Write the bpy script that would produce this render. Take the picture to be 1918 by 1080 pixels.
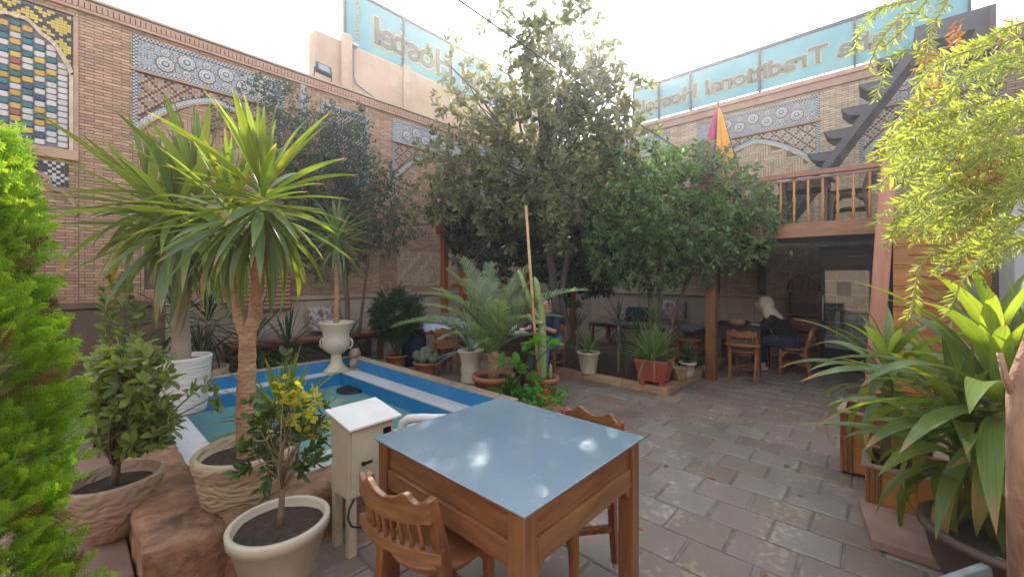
import bpy, math, random
import numpy as np
from mathutils import Vector, Matrix
random.seed(7); rng = np.random.default_rng(11)
R = math.radians
for o in list(bpy.data.objects): bpy.data.objects.remove(o)
scene = bpy.context.scene
col = scene.collection
# ---------------------------------------------------------------- camera, sky, sun, exposure
CAM_H, AZ, PITCH, FPX = 1.5, R(42.5), 0.0, 760.0
cam_d = bpy.data.cameras.new('camera'); cam = bpy.data.objects.new('camera', cam_d); col.objects.link(cam)
cam_d.sensor_width = 36; cam_d.lens = 36*FPX/1918; cam_d.shift_y = -22/1918; cam_d.clip_start = .03; cam_d.clip_end = 800
cam.location = (0, 0, CAM_H); cam.rotation_euler = (R(90)-PITCH, 0, AZ-R(90))
scene.camera = cam
SUN_AZ, SUN_EL = R(36.1), R(31.5)
world = bpy.data.worlds.new('World'); scene.world = world; world.use_nodes = True
wn = world.node_tree; wn.nodes.clear()
sky = wn.nodes.new('ShaderNodeTexSky'); sky.sky_type = 'NISHITA'; sky.sun_disc = False
sky.sun_elevation = SUN_EL; sky.sun_rotation = R(90)-SUN_AZ
sky.air_density = 2.2; sky.dust_density = .3; sky.ozone_density = 1.0; sky.altitude = 1500
bg = wn.nodes.new('ShaderNodeBackground'); bg.inputs[1].default_value = .15
wo = wn.nodes.new('ShaderNodeOutputWorld')
hz = wn.nodes.new('ShaderNodeHueSaturation'); hz.inputs['Saturation'].default_value = .42   # hazy, milky sky
wn.links.new(sky.outputs[0], hz.inputs['Color']); wn.links.new(hz.outputs[0], bg.inputs[0]); wn.links.new(bg.outputs[0], wo.inputs[0])
sd = bpy.data.lights.new('sun', 'SUN'); sun = bpy.data.objects.new('sun', sd); col.objects.link(sun)
sd.energy = 3.0; sd.angle = R(.55); sd.color = (1, .93, .82)
sv = Vector((math.cos(SUN_AZ)*math.cos(SUN_EL), math.sin(SUN_AZ)*math.cos(SUN_EL), math.sin(SUN_EL)))
sun.rotation_euler = sv.to_track_quat('Z', 'Y').to_euler()
scene.view_settings.view_transform = 'Standard'; scene.view_settings.look = 'None'
scene.view_settings.gamma = 1; scene.view_settings.use_curve_mapping = False
scene.view_settings.exposure = 1.95
try:
    scene.cycles.max_bounces = 8; scene.cycles.diffuse_bounces = 4; scene.cycles.transparent_max_bounces = 8
except Exception: pass

# ---------------------------------------------------------------- helpers
FW = Vector((math.cos(AZ), math.sin(AZ), 0)); RT = Vector((math.sin(AZ), -math.cos(AZ), 0))
def at_z(u, v, z):                       # where a photo direction meets the level z
    d = (CAM_H-z)*FPX/(v-518.0); return at_d(u, v, d)
def at_d(u, v, d):
    p = FW*d + RT*((u-959)/FPX*d); return Vector((p.x, p.y, CAM_H-(v-518)/FPX*d))
def in_view(p, m=60):
    f = p[0]*FW.x+p[1]*FW.y
    if f < .4: return False
    u = 959+FPX*(p[0]*RT.x+p[1]*RT.y)/f; v = 518+FPX*(CAM_H-p[2])/f
    return -m < u < 1918+m and -m < v < 1080+m

class N:
    def __init__(s, name):
        s.m = bpy.data.materials.new(name); s.m.use_nodes = True; s.t = s.m.node_tree; s.t.nodes.clear()
    def n(s, typ, **kw):
        nd = s.t.nodes.new(typ)
        for k, v in kw.items():
            if k[0] == '_': setattr(nd, k[1:], v)
            else:
                key = int(k[1:]) if k[0] == 'i' and k[1:].isdigit() else k
                inp = nd.inputs[key]
                if hasattr(v, 'links') or isinstance(v, bpy.types.NodeSocket): s.t.links.new(v, inp)
                else: inp.default_value = v
        return nd
def c4(c): return (c[0], c[1], c[2], 1)
MC = {}
def mat(name, c, c2=None, scale=6, rough=.7, bump=.15, bscale=40, metal=0, stretch=(1,1,1), island=0, objr=0, spec=.4,
        trans=0, transc=None, dirt=0, dirtc=(.1,.07,.05), coat=0, bdist=.01, detail=5, tips=0):
    if name in MC: return MC[name]
    b = N(name); t = b.t
    tc = b.n('ShaderNodeTexCoord'); mp = b.n('ShaderNodeMapping', Vector=tc.outputs['Object'], Scale=stretch)
    no = b.n('ShaderNodeTexNoise', Vector=mp.outputs[0], Scale=scale, Detail=detail, Roughness=.6)
    c2 = c2 or tuple(x*.72 for x in c)
    rp = b.n('ShaderNodeMapRange', Value=no.outputs[0]); rp.inputs[1].default_value = .32; rp.inputs[2].default_value = .68
    mx = b.n('ShaderNodeMix', _data_type='RGBA'); t.links.new(rp.outputs[0], mx.inputs[0])
    mx.inputs[6].default_value = c4(c); mx.inputs[7].default_value = c4(c2)
    out = mx.outputs[2]
    if dirt:
        n2 = b.n('ShaderNodeTexNoise', Vector=tc.outputs['Object'], Scale=scale*.37, Detail=8, Roughness=.7)
        r2 = b.n('ShaderNodeMapRange', Value=n2.outputs[0]); r2.inputs[1].default_value = .5; r2.inputs[2].default_value = .68; r2.inputs[4].default_value = dirt
        m2 = b.n('ShaderNodeMix', _data_type='RGBA'); t.links.new(r2.outputs[0], m2.inputs[0]); t.links.new(out, m2.inputs[6]); m2.inputs[7].default_value = c4(dirtc)
        out = m2.outputs[2]
    if island or objr:
        src = b.n('ShaderNodeNewGeometry').outputs['Random Per Island'] if island else b.n('ShaderNodeObjectInfo').outputs['Random']
        a = island or objr
        r3 = b.n('ShaderNodeMapRange', Value=src); r3.inputs[3].default_value = 1-a; r3.inputs[4].default_value = 1+a
        w = b.n('ShaderNodeTexWhiteNoise', _noise_dimensions='1D'); t.links.new(src, w.inputs['W'])
        r4 = b.n('ShaderNodeMapRange', Value=w.outputs[0]); r4.inputs[3].default_value = .5-a*.05; r4.inputs[4].default_value = .5+a*.05
        hs = b.n('ShaderNodeHueSaturation', Color=out, Value=r3.outputs[0], Hue=r4.outputs[0]); out = hs.outputs[0]
    if tips:      # dry brown tips, yellowing and lengthwise streaks of a strap leaf
        ob_ = b.n('ShaderNodeObjectInfo'); w5 = b.n('ShaderNodeTexWhiteNoise', _noise_dimensions='1D'); t.links.new(ob_.outputs['Random'], w5.inputs['W'])
        mp5 = b.n('ShaderNodeMapping', Vector=tc.outputs['Object'], Scale=(1.5,90,1.5)); n5 = b.n('ShaderNodeTexNoise', Vector=mp5.outputs[0], Scale=1.3, Detail=3)
        r5 = b.n('ShaderNodeMapRange', Value=n5.outputs[0]); r5.inputs[1].default_value = .3; r5.inputs[2].default_value = .7; r5.inputs[3].default_value = .78; r5.inputs[4].default_value = 1.2
        h5 = b.n('ShaderNodeHueSaturation', Color=out, Value=r5.outputs[0]); out = h5.outputs[0]
        sx = b.n('ShaderNodeSeparateXYZ', i0=tc.outputs['Generated'])
        a5 = b.n('ShaderNodeMath', _operation='MULTIPLY_ADD', i0=w5.outputs[0], i1=.22); t.links.new(sx.outputs[0], a5.inputs[2])
        r6 = b.n('ShaderNodeMapRange', Value=a5.outputs[0]); r6.inputs[1].default_value = 1.02; r6.inputs[2].default_value = 1.12
        m6 = b.n('ShaderNodeMix', _data_type='RGBA'); t.links.new(r6.outputs[0], m6.inputs[0]); t.links.new(out, m6.inputs[6]); m6.inputs[7].default_value = (.30,.20,.09,1); out = m6.outputs[2]
    pb = b.n('ShaderNodeBsdfPrincipled', Roughness=rough, Metallic=metal)
    t.links.new(out, pb.inputs['Base Color']); pb.inputs['Specular IOR Level'].default_value = spec
    if coat: pb.inputs['Coat Weight'].default_value = coat; pb.inputs['Coat Roughness'].default_value = .15
    if bump:
        bn = b.n('ShaderNodeTexNoise', Vector=mp.outputs[0], Scale=bscale, Detail=6)
        bp = b.n('ShaderNodeBump', Strength=bump, Distance=bdist, Height=bn.outputs[0]); t.links.new(bp.outputs[0], pb.inputs['Normal'])
    sh = pb.outputs[0]
    if trans:
        tr = b.n('ShaderNodeBsdfTranslucent')
        if transc:
            m5 = b.n('ShaderNodeMix', _data_type='RGBA', _blend_type='MULTIPLY'); m5.inputs[0].default_value = 1
            t.links.new(out, m5.inputs[6]); m5.inputs[7].default_value = c4(transc); t.links.new(m5.outputs[2], tr.inputs[0])
        else: t.links.new(out, tr.inputs[0])
        ms = b.n('ShaderNodeMixShader', i0=trans, i1=sh, i2=tr.outputs[0]); sh = ms.outputs[0]
    o = b.n('ShaderNodeOutputMaterial', Surface=sh)
    MC[name] = b.m; return b.m
def leafmat(name, c, c2, var=.3, trans=.45, tc=(2.6, 2.4, .9), rough=.45, scale=2, objr=0):
    return mat(name, c, c2, scale=scale, rough=rough, bump=0, island=0 if objr else var, objr=objr, spec=.4, trans=trans, transc=tc, tips=1 if objr else 0)

def tag(o, label=None, cat=None, group=None, kind=None):
    if label: o['label'] = label
    if cat: o['category'] = cat
    if group: o['group'] = group
    if kind: o['kind'] = kind
    return o
def thing(name, label, cat, loc=(0,0,0), rz=0, group=None, kind=None):
    o = bpy.data.objects.new(name, None); col.objects.link(o); o.location = loc; o.rotation_euler = (0,0,rz); o.empty_display_size = .1
    return tag(o, label, cat, group, kind)
def link(name, me, m=None, parent=None, loc=None, rot=None, scale=None):
    if m is not None and not me.materials:
        for x in (m if isinstance(m, (list, tuple)) else [m]): me.materials.append(x)
    o = bpy.data.objects.new(name, me); col.objects.link(o)
    if parent: o.parent = parent
    if loc is not None: o.location = loc
    if rot is not None: o.rotation_euler = rot
    if scale is not None: o.scale = scale if hasattr(scale, '__len__') else (scale,)*3
    return o
def copy_tree(o, parent=None, loc=None, rz=None, label=None, group=None):
    c = o.copy(); col.objects.link(c); c.parent = parent
    if loc is not None: c.location = loc
    if rz is not None: c.rotation_euler = (0,0,rz)
    if label: c['label'] = label
    if group: c['group'] = group
    for ch in list(o.children): copy_tree(ch, c)
    return c
class MB:
    def __init__(s): s.v = []; s.f = []; s.mi = []; s.cur = 0; s.smooth = []
    def add(s, vs, fs, sm=False):
        k = len(s.v); s.v += [tuple(p) for p in vs]
        for f in fs: s.f.append(tuple(i+k for i in f)); s.mi.append(s.cur); s.smooth.append(sm)
        return s
    def box(s, c, d, rz=0, M=None):
        x, y, z = d[0]/2, d[1]/2, d[2]/2
        vs = [Vector(p) for p in ((-x,-y,-z),(x,-y,-z),(x,y,-z),(-x,y,-z),(-x,-y,z),(x,-y,z),(x,y,z),(-x,y,z))]
        if rz: r = Matrix.Rotation(rz, 3, 'Z'); vs = [r@p for p in vs]
        if M: vs = [M@p for p in vs]
        c = Vector(c)
        return s.add([p+c for p in vs], [(3,2,1,0),(4,5,6,7),(0,1,5,4),(1,2,6,5),(2,3,7,6),(3,0,4,7)])
    def bx(s, x0, x1, y0, y1, z0, z1): return s.box(((x0+x1)/2,(y0+y1)/2,(z0+z1)/2), (x1-x0,y1-y0,z1-z0))
    def tube(s, pts, rad, n=8, cap=True, sm=True, aspect=1.0, up=None, sq=False):
        pts = [Vector(p) for p in pts]; rs = rad if hasattr(rad, '__len__') else [rad]*len(pts)
        vs = []; pu = None
        for i, p in enumerate(pts):
            d = (pts[min(i+1, len(pts)-1)]-pts[max(i-1, 0)]).normalized()
            if pu is None:
                u = Vector(up) if up else (Vector((0,0,1)) if abs(d.z) < .9 else Vector((1,0,0)))
            else: u = pu
            a = d.cross(u).normalized(); pu = a.cross(d).normalized(); b = pu
            for k in range(n):
                t = 2*math.pi*(k+.5 if sq else k)/n; q = 1.414 if sq else 1
                vs.append(p + a*math.cos(t)*rs[i]*q + b*math.sin(t)*rs[i]*q*aspect)
        fs = [(i*n+k, i*n+(k+1)%n, (i+1)*n+(k+1)%n, (i+1)*n+k) for i in range(len(pts)-1) for k in range(n)]
        if cap: fs += [tuple(range(n-1,-1,-1)), tuple((len(pts)-1)*n+k for k in range(n))]
        return s.add(vs, fs, sm and not sq)
    def lathe(s, prof, n=32, c=(0,0,0), wob=None, sm=True):
        vs = []
        for (r, z) in prof:
            for k in range(n):
                t = 2*math.pi*k/n; q = r*(1+(wob(t, z) if wob else 0)); vs.append((c[0]+q*math.cos(t), c[1]+q*math.sin(t), c[2]+z))
        fs = [(i*n+k, i*n+(k+1)%n, (i+1)*n+(k+1)%n, (i+1)*n+k) for i in range(len(prof)-1) for k in range(n)]
        return s.add(vs, fs, sm)
    def prism(s, poly, y0, y1):          # polygon in x,z pushed along y
        n = len(poly); vs = [(x, y0, z) for x, z in poly]+[(x, y1, z) for x, z in poly]
        return s.add(vs, [tuple(range(n)), tuple(range(2*n-1, n-1, -1))]+[(i, i+n, (i+1)%n+n, (i+1)%n) for i in range(n)])
    def slab(s, poly, z0, z1):           # polygon in x,y
        n = len(poly); vs = [(x, y, z0) for x, y in poly]+[(x, y, z1) for x, y in poly]
        return s.add(vs, [tuple(range(n-1, -1, -1)), tuple(range(n, 2*n))]+[(i, (i+1)%n, (i+1)%n+n, i+n) for i in range(n)])
    def sphere(s, c, r, n=16, m=10, f=None):
        vs = []; c = Vector(c); r = r if hasattr(r, '__len__') else (r,r,r)
        for i in range(m+1):
            a = math.pi*i/m
            for k in range(n):
                t = 2*math.pi*k/n; p = Vector((math.sin(a)*math.cos(t), math.sin(a)*math.sin(t), math.cos(a)))
                q = f(p) if f else 1
                vs.append(c+Vector((p.x*r[0]*q, p.y*r[1]*q, p.z*r[2]*q)))
        return s.add(vs, [(i*n+k, (i+1)*n+k, (i+1)*n+(k+1)%n, i*n+(k+1)%n) for i in range(m) for k in range(n)], True)
    def mesh(s, name='mesh', mats=None):
        me = bpy.data.meshes.new(name); me.from_pydata(s.v, [], s.f)
        if mats is not None:
            for x in (mats if isinstance(mats, (list, tuple)) else [mats]): me.materials.append(x)
        me.polygons.foreach_set('material_index', s.mi); me.polygons.foreach_set('use_smooth', s.smooth); me.update()
        return me
    def build(s, name, mats, parent=None, bevel=0, loc=None, rot=None):
        o = link(name, s.mesh(name, mats), None, parent, loc, rot)
        if bevel:
            b = o.modifiers.new('bevel', 'BEVEL'); b.width = bevel; b.segments = 2; b.limit_method = 'ANGLE'; b.angle_limit = R(35)
        return o
def np_mesh(name, V, F, m, smooth=False):
    me = bpy.data.meshes.new(name); k = F.shape[1]
    me.vertices.add(len(V)); me.vertices.foreach_set('co', np.ascontiguousarray(V, dtype=np.float32).ravel())
    me.loops.add(F.size); me.loops.foreach_set('vertex_index', np.ascontiguousarray(F, dtype=np.int32).ravel())
    me.polygons.add(len(F)); me.polygons.foreach_set('loop_start', np.arange(0, F.size, k, dtype=np.int32))
    me.update(calc_edges=True)
    if smooth: me.polygons.foreach_set('use_smooth', np.ones(len(F), bool))
    me.materials.append(m); return me
def norm(a): return a/np.maximum(np.linalg.norm(a, axis=-1, keepdims=True), 1e-9)
def frames(D, roll=True, upb=None):      # D (N,3): x axis of each leaf; returns (N,3,3) columns x,y,z
    D = norm(D); r = rng.normal(size=D.shape) if roll else np.zeros_like(D)
    if upb is not None: r = r*(1-upb)+np.array([0,0,1.])*upb*1.7
    Z = norm(r-(r*D).sum(1, keepdims=True)*D); Y = np.cross(Z, D)
    return np.stack([D, Y, Z], 2)
def scatter(name, T, F, P, M, S, m):     # template verts T, faces F, at P with frames M and sizes S
    S = np.asarray(S); S = S[:, None] if S.ndim == 1 else S
    V = np.einsum('nij,nkj->nki', M, T[None]*S[:, None, :])+P[:, None, :]
    k = len(T); FF = (F[None]+(np.arange(len(P))*k)[:, None, None]).reshape(-1, F.shape[1])
    return np_mesh(name, V.reshape(-1, 3), FF, m)
# leaf templates, unit length along +x
def leaf_t(w=.4, fold=.08, pk=.55, curl=-.12):
    T = np.array([[0,0,0],[pk*.5,w*.38,fold*.6],[pk*.5,-w*.38,fold*.6],[pk,w*.5,fold+curl*.3],[pk,-w*.5,fold+curl*.3],[pk*.5,0,0],[pk,0,curl*.3],[1,0,curl],[(1+pk)/2+.05,w*.3,fold*.7+curl*.6],[(1+pk)/2+.05,-w*.3,fold*.7+curl*.6]])
    F = np.array([[0,5,1,1],[0,2,5,5],[5,6,3,1],[5,2,4,6],[6,7,8,3],[6,4,9,7]])
    return T, F
KITE = (np.array([[0,0,0],[.5,.21,.06],[1,0,-.08],[.5,-.21,.06],[.52,0,-.02]]), np.array([[0,4,2,1],[0,3,2,4]]))
def fixdeg(T, F):                        # turn quads with a doubled corner into proper ones by a tiny midpoint
    T = list(map(list, T)); out = []
    for f in F:
        f = list(f)
        if f[2] == f[3]:
            a, b = T[f[2]], T[f[0]]; T.append([(a[0]+b[0])/2+.0, (a[1]+b[1])/2*1.15, (a[2]+b[2])/2]); f[3] = len(T)-1
        out.append(f)
    return np.array(T, float), np.array(out)
LEAF = fixdeg(*leaf_t()); LEAF_W = fixdeg(*leaf_t(.55, .1, .62)); LEAF_N = fixdeg(*leaf_t(.16, .03, .5, -.15))
LEAF_O = fixdeg(*leaf_t(.42, .06, .68, -.1))

def cluster_leaves(C, A, per, tw, spread=.9):   # C centres, A axes, per leaves each along a twig of length tw
    n = len(C); A = norm(A); t = rng.random((n, per)); az = rng.random((n, per))*2*math.pi
    B = frames(A); side = B[:, None, :, 1]*np.cos(az)[..., None]+B[:, None, :, 2]*np.sin(az)[..., None]
    P = C[:, None]+A[:, None]*(t*tw)[..., None]
    D = A[:, None]*(.35+.5*t)[..., None]+side*spread
    return P.reshape(-1, 3), D.reshape(-1, 3)
def blob_points(blobs, n, shell=.45):
    w = np.array([b[1][0]*b[1][1]*b[1][2] for b in blobs])**.8; w /= w.sum(); k = rng.choice(len(blobs), n, p=w)
    c = np.array([b[0] for b in blobs], float)[k]; r = np.array([b[1] for b in blobs], float)[k]
    d = norm(rng.normal(size=(n, 3))); q = (shell+(1-shell)*rng.random(n)**.6)[:, None]
    q = q*(1+.22*np.sin(d[:, :1]*7+k[:, None])*np.cos(d[:, 1:2]*6+k[:, None]*2))
    return c+d*r*q, d
def crown(name, blobs, ncl, per, tw, size, m, T=LEAF, up=.35, droop=-.1, shell=.45, parent=None, spread=.9):
    C, d = blob_points(blobs, ncl, shell)
    A = d+rng.normal(size=d.shape)*.5+np.array([0,0,droop])
    P, D = cluster_leaves(C, A, per, tw, spread); n = len(P)
    S = size*(.65+.6*rng.random(n))
    me = scatter(name, T[0], T[1], P, frames(D, upb=up), S, m)
    o = link(name, me, None, parent); return o, C, d
def limb(mb, a, b, r0, r1, sag=.1, n=6, seg=7):
    a, b = Vector(a), Vector(b); L = (b-a).length; j = Vector((random.uniform(-1,1), random.uniform(-1,1), random.uniform(0,1)))*L*sag
    pts = []; rs = []
    for i in range(n+1):
        t = i/n; p = a.lerp(b, t)+j*math.sin(math.pi*t)+Vector((random.uniform(-1,1), random.uniform(-1,1), 0))*L*.012*(1 if 0 < i < n else 0)
        pts.append(p); rs.append(r0*(1-t)+r1*t)
    mb.tube(pts, rs, seg)

# ---------------------------------------------------------------- materials
BRICK = mat('brick', (.42,.265,.175), (.34,.205,.135), scale=9, rough=.9, bump=.3, bscale=60, island=.22)
BRICK_P = mat('pale_brick', (.52,.41,.30), (.42,.32,.23), scale=9, rough=.9, bump=.3, bscale=60, island=.2)
BRICK_R = mat('cornice_brick', (.42,.26,.185), (.34,.20,.14), scale=7, rough=.9, bump=.3, bscale=50, island=.2)
MORTAR = mat('mortar', (.24,.165,.115), (.18,.12,.085), rough=.95)
PLASTER = mat('plaster', (.50,.37,.28), (.42,.29,.21), scale=1.6, rough=.93, bump=.5, bscale=9, dirt=.5, dirtc=(.27,.2,.15), bdist=.03)
GREYPL = mat('grey_plaster', (.42,.41,.43), (.36,.34,.36), scale=3, rough=.9)
DADO = mat('dado_stone', (.46,.38,.31), (.36,.29,.23), scale=2.5, rough=.8, objr=.12, dirt=.4, dirtc=(.22,.17,.13))
DADO_B = mat('brown_dado', (.17,.10,.075), (.11,.065,.05), scale=2.5, rough=.7, objr=.15)
def pavemat():
    b = N('paving_stone'); t = b.t
    tc = b.n('ShaderNodeTexCoord'); oi = b.n('ShaderNodeObjectInfo'); ge = b.n('ShaderNodeNewGeometry')
    no = b.n('ShaderNodeTexNoise', Vector=ge.outputs['Position'], Scale=9, Detail=8, Roughness=.7)
    big = b.n('ShaderNodeTexNoise', Vector=ge.outputs['Position'], Scale=1.1, Detail=4)
    mx = b.n('ShaderNodeMix', _data_type='RGBA'); t.links.new(no.outputs[0], mx.inputs[0]); mx.inputs[6].default_value = (.195,.155,.132,1); mx.inputs[7].default_value = (.285,.225,.18,1)
    sp = b.n('ShaderNodeTexNoise', Vector=ge.outputs['Position'], Scale=24, Detail=3)
    st = b.n('ShaderNodeTexNoise', Vector=ge.outputs['Position'], Scale=3.3, Detail=5)
    a1 = b.n('ShaderNodeMath', _operation='MULTIPLY', i0=sp.outputs[0], i1=st.outputs[0])
    r1 = b.n('ShaderNodeMapRange', Value=a1.outputs[0]); r1.inputs[1].default_value = .31; r1.inputs[2].default_value = .37; r1.inputs[4].default_value = .55
    m2 = b.n('ShaderNodeMix', _data_type='RGBA'); t.links.new(r1.outputs[0], m2.inputs[0]); t.links.new(mx.outputs[2], m2.inputs[6]); m2.inputs[7].default_value = (.46,.37,.27,1)
    w1 = b.n('ShaderNodeMath', _operation='ADD', i0=oi.outputs['Random'], i1=ge.outputs['Random Per Island'])
    wn_ = b.n('ShaderNodeTexWhiteNoise', _noise_dimensions='1D'); t.links.new(w1.outputs[0], wn_.inputs['W'])
    r3 = b.n('ShaderNodeMapRange', Value=wn_.outputs[0]); r3.inputs[3].default_value = .86; r3.inputs[4].default_value = 1.1
    r4 = b.n('ShaderNodeMapRange', Value=big.outputs[0]); r4.inputs[1].default_value = .3; r4.inputs[2].default_value = .7; r4.inputs[3].default_value = .75; r4.inputs[4].default_value = 1.15
    r5 = b.n('ShaderNodeMath', _operation='MULTIPLY', i0=r3.outputs[0], i1=r4.outputs[0])
    ws = b.n('ShaderNodeMapRange', Value=wn_.outputs[0]); ws.inputs[3].default_value = 1.25; ws.inputs[4].default_value = .9
    hs = b.n('ShaderNodeHueSaturation', Color=m2.outputs[2], Value=r5.outputs[0], Saturation=ws.outputs[0])
    bp = b.n('ShaderNodeBump', Strength=.5, Distance=.012, Height=no.outputs[0])
    rr = b.n('ShaderNodeMapRange', Value=st.outputs[0]); rr.inputs[3].default_value = .32; rr.inputs[4].default_value = .62
    pb = b.n('ShaderNodeBsdfPrincipled', Roughness=rr.outputs[0], Normal=bp.outputs[0]); t.links.new(hs.outputs[0], pb.inputs['Base Color'])
    b.n('ShaderNodeOutputMaterial', Surface=pb.outputs[0]); return b.m
PAVE = pavemat()
JOINT = mat('joint_sand', (.26,.215,.18), (.12,.095,.08), scale=7, rough=.95)
SOIL = mat('soil', (.05,.032,.022), (.10,.065,.045), scale=30, rough=1, bump=1, bscale=60, bdist=.03)
EARTH = mat('earth', (.25,.2,.16), rough=1)
WOODC, WOODD = (.27,.112,.042), (.13,.048,.018)
def wood(name, c, c2, st, rough=.38, coat=.25): return mat(name, c, c2, scale=5, rough=rough, bump=.12, bscale=14, stretch=st, objr=.1, coat=coat, detail=8)
W_Z = wood('wood_vertical', WOODC, WOODD, (7,7,.7)); W_X = wood('wood_long', WOODC, WOODD, (.7,7,7)); W_Y = wood('wood_cross', WOODC, WOODD, (7,.7,7))
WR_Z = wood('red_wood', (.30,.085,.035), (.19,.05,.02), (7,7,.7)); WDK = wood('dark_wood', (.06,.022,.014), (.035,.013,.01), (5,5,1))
W_SEAT = wood('seat_wood', (.30,.11,.05), (.21,.07,.032), (1,9,9), rough=.35)
W_BOARD = wood('board_wood', (.46,.20,.06), (.33,.125,.03), (5,.7,5), rough=.5, coat=.1)
PINKW = mat('pink_painted_wood', (.52,.25,.18), (.42,.16,.09), scale=4, rough=.5, stretch=(4,4,.4), dirt=.6, dirtc=(.33,.12,.05), bump=.4)
def glasstop():
    b = N('blue_table_top'); t = b.t; tc = b.n('ShaderNodeTexCoord')
    n1 = b.n('ShaderNodeTexNoise', Vector=tc.outputs['Object'], Scale=2.2, Detail=4, Roughness=.5)
    n2 = b.n('ShaderNodeTexNoise', Vector=tc.outputs['Object'], Scale=60, Detail=3)
    n3 = b.n('ShaderNodeTexNoise', Vector=tc.outputs['Object'], Scale=7, Detail=6)
    cr = b.n('ShaderNodeValToRGB', Fac=n1.outputs[0]); e = cr.color_ramp.elements
    e[0].position = .2; e[0].color = (.15,.215,.27,1); e[1].position = .85; e[1].color = (.26,.32,.36,1)
    rs = b.n('ShaderNodeMapRange', Value=n2.outputs[0]); rs.inputs[1].default_value = .68; rs.inputs[2].default_value = .76; rs.inputs[4].default_value = .4
    m2 = b.n('ShaderNodeMix', _data_type='RGBA'); t.links.new(rs.outputs[0], m2.inputs[0]); t.links.new(cr.outputs[0], m2.inputs[6]); m2.inputs[7].default_value = (.5,.48,.45,1)
    rr = b.n('ShaderNodeMapRange', Value=n3.outputs[0]); rr.inputs[1].default_value = .35; rr.inputs[2].default_value = .7; rr.inputs[3].default_value = .10; rr.inputs[4].default_value = .32
    pb = b.n('ShaderNodeBsdfPrincipled', Roughness=rr.outputs[0]); pb.inputs['Coat Weight'].default_value = .6; pb.inputs['Coat Roughness'].default_value = .12; t.links.new(m2.outputs[2], pb.inputs['Base Color'])
    pb.inputs['Specular IOR Level'].default_value = .55
    b.n('ShaderNodeOutputMaterial', Surface=pb.outputs[0]); return b.m
TOP = glasstop()
BLUE = mat('blue_pool_paint', (.012,.165,.40), (.02,.21,.46), scale=5, rough=.45, bump=.15, bscale=25, dirt=.5, dirtc=(.10,.26,.46))
TERRAZ = mat('pale_terrazzo', (.60,.59,.60), (.46,.44,.44), scale=45, rough=.7, bump=.3, dirt=.4, dirtc=(.36,.34,.32))
RIMST = mat('brown_rim_stone', (.46,.24,.13), (.22,.11,.065), scale=9, rough=.55, bump=1, bscale=22, dirt=.9, dirtc=(.09,.055,.04), bdist=.025, detail=9)
RIMLT = mat('pool_edge_stone', (.45,.33,.24), (.33,.24,.18), scale=8, rough=.8, dirt=.4)
PINKST = mat('pink_stone', (.37,.235,.185), (.27,.16,.125), scale=6, rough=.7, bump=.3, dirt=.4, dirtc=(.2,.13,.1), objr=.1)
def watermat():
    b = N('pool_water'); t = b.t; ge = b.n('ShaderNodeNewGeometry')
    n1 = b.n('ShaderNodeTexNoise', Vector=ge.outputs['Position'], Scale=14, Detail=2)
    n2 = b.n('ShaderNodeTexNoise', Vector=ge.outputs['Position'], Scale=1.5, Detail=3)
    mx = b.n('ShaderNodeMix', _data_type='RGBA'); t.links.new(n2.outputs[0], mx.inputs[0]); mx.inputs[6].default_value = (.13,.27,.25,1); mx.inputs[7].default_value = (.19,.34,.30,1)
    bp = b.n('ShaderNodeBump', Strength=.12, Distance=.02, Height=n1.outputs[0])
    pb = b.n('ShaderNodeBsdfPrincipled', Roughness=.06, Normal=bp.outputs[0]); t.links.new(mx.outputs[2], pb.inputs['Base Color'])
    b.n('ShaderNodeOutputMaterial', Surface=pb.outputs[0]); return b.m
WATER = watermat()
WHITE_POT = mat('white_pot', (.62,.53,.42), (.52,.43,.33), scale=6, rough=.55, bump=.1, dirt=.35, dirtc=(.42,.34,.27))
def carved(name, c, c2, sc, strength, st=(1,1,1), dist=.02):
    b = N(name); t = b.t; tc = b.n('ShaderNodeTexCoord'); mp = b.n('ShaderNodeMapping', Vector=tc.outputs['Object'], Scale=st)
    n1 = b.n('ShaderNodeTexNoise', Vector=mp.outputs[0], Scale=3, Detail=2)
    mv = b.n('ShaderNodeVectorMath', _operation='ADD', i0=mp.outputs[0]); sc_ = b.n('ShaderNodeVectorMath', _operation='SCALE', i0=n1.outputs['Color']); sc_.inputs['Scale'].default_value = .35; t.links.new(sc_.outputs[0], mv.inputs[1])
    w = b.n('ShaderNodeTexVoronoi', Vector=mv.outputs[0], Scale=sc); w.feature = 'SMOOTH_F1'
    g = b.n('ShaderNodeTexNoise', Vector=tc.outputs['Object'], Scale=12, Detail=8, Roughness=.7)
    mx = b.n('ShaderNodeMix', _data_type='RGBA'); t.links.new(g.outputs[0], mx.inputs[0]); mx.inputs[6].default_value = c4(c); mx.inputs[7].default_value = c4(c2)
    bp = b.n('ShaderNodeBump', Strength=strength, Distance=dist, Height=w.outputs[0])
    pb = b.n('ShaderNodeBsdfPrincipled', Roughness=.7, Normal=bp.outputs[0]); t.links.new(mx.outputs[2], pb.inputs['Base Color'])
    b.n('ShaderNodeOutputMaterial', Surface=pb.outputs[0]); return b.m
CARVED = carved('carved_stone_pot', (.54,.41,.28), (.36,.25,.16), 24, .8, (.8,.8,1.5), .02)
CARVED2 = carved('carved_bowl', (.48,.34,.25), (.32,.21,.14), 20, .8, (.9,.9,1.4), .02)
RIBBED = carved('ribbed_white_pot', (.70,.66,.63), (.58,.53,.50), 26, .8, (.35,.35,1.8), .012)
TERRA = mat('terracotta', (.42,.16,.085), (.32,.115,.06), scale=8, rough=.85, bump=.2, dirt=.5, dirtc=(.48,.32,.24))
REDPL = mat('red_plastic', (.34,.075,.045), (.28,.06,.035), rough=.45, bump=0)
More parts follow.
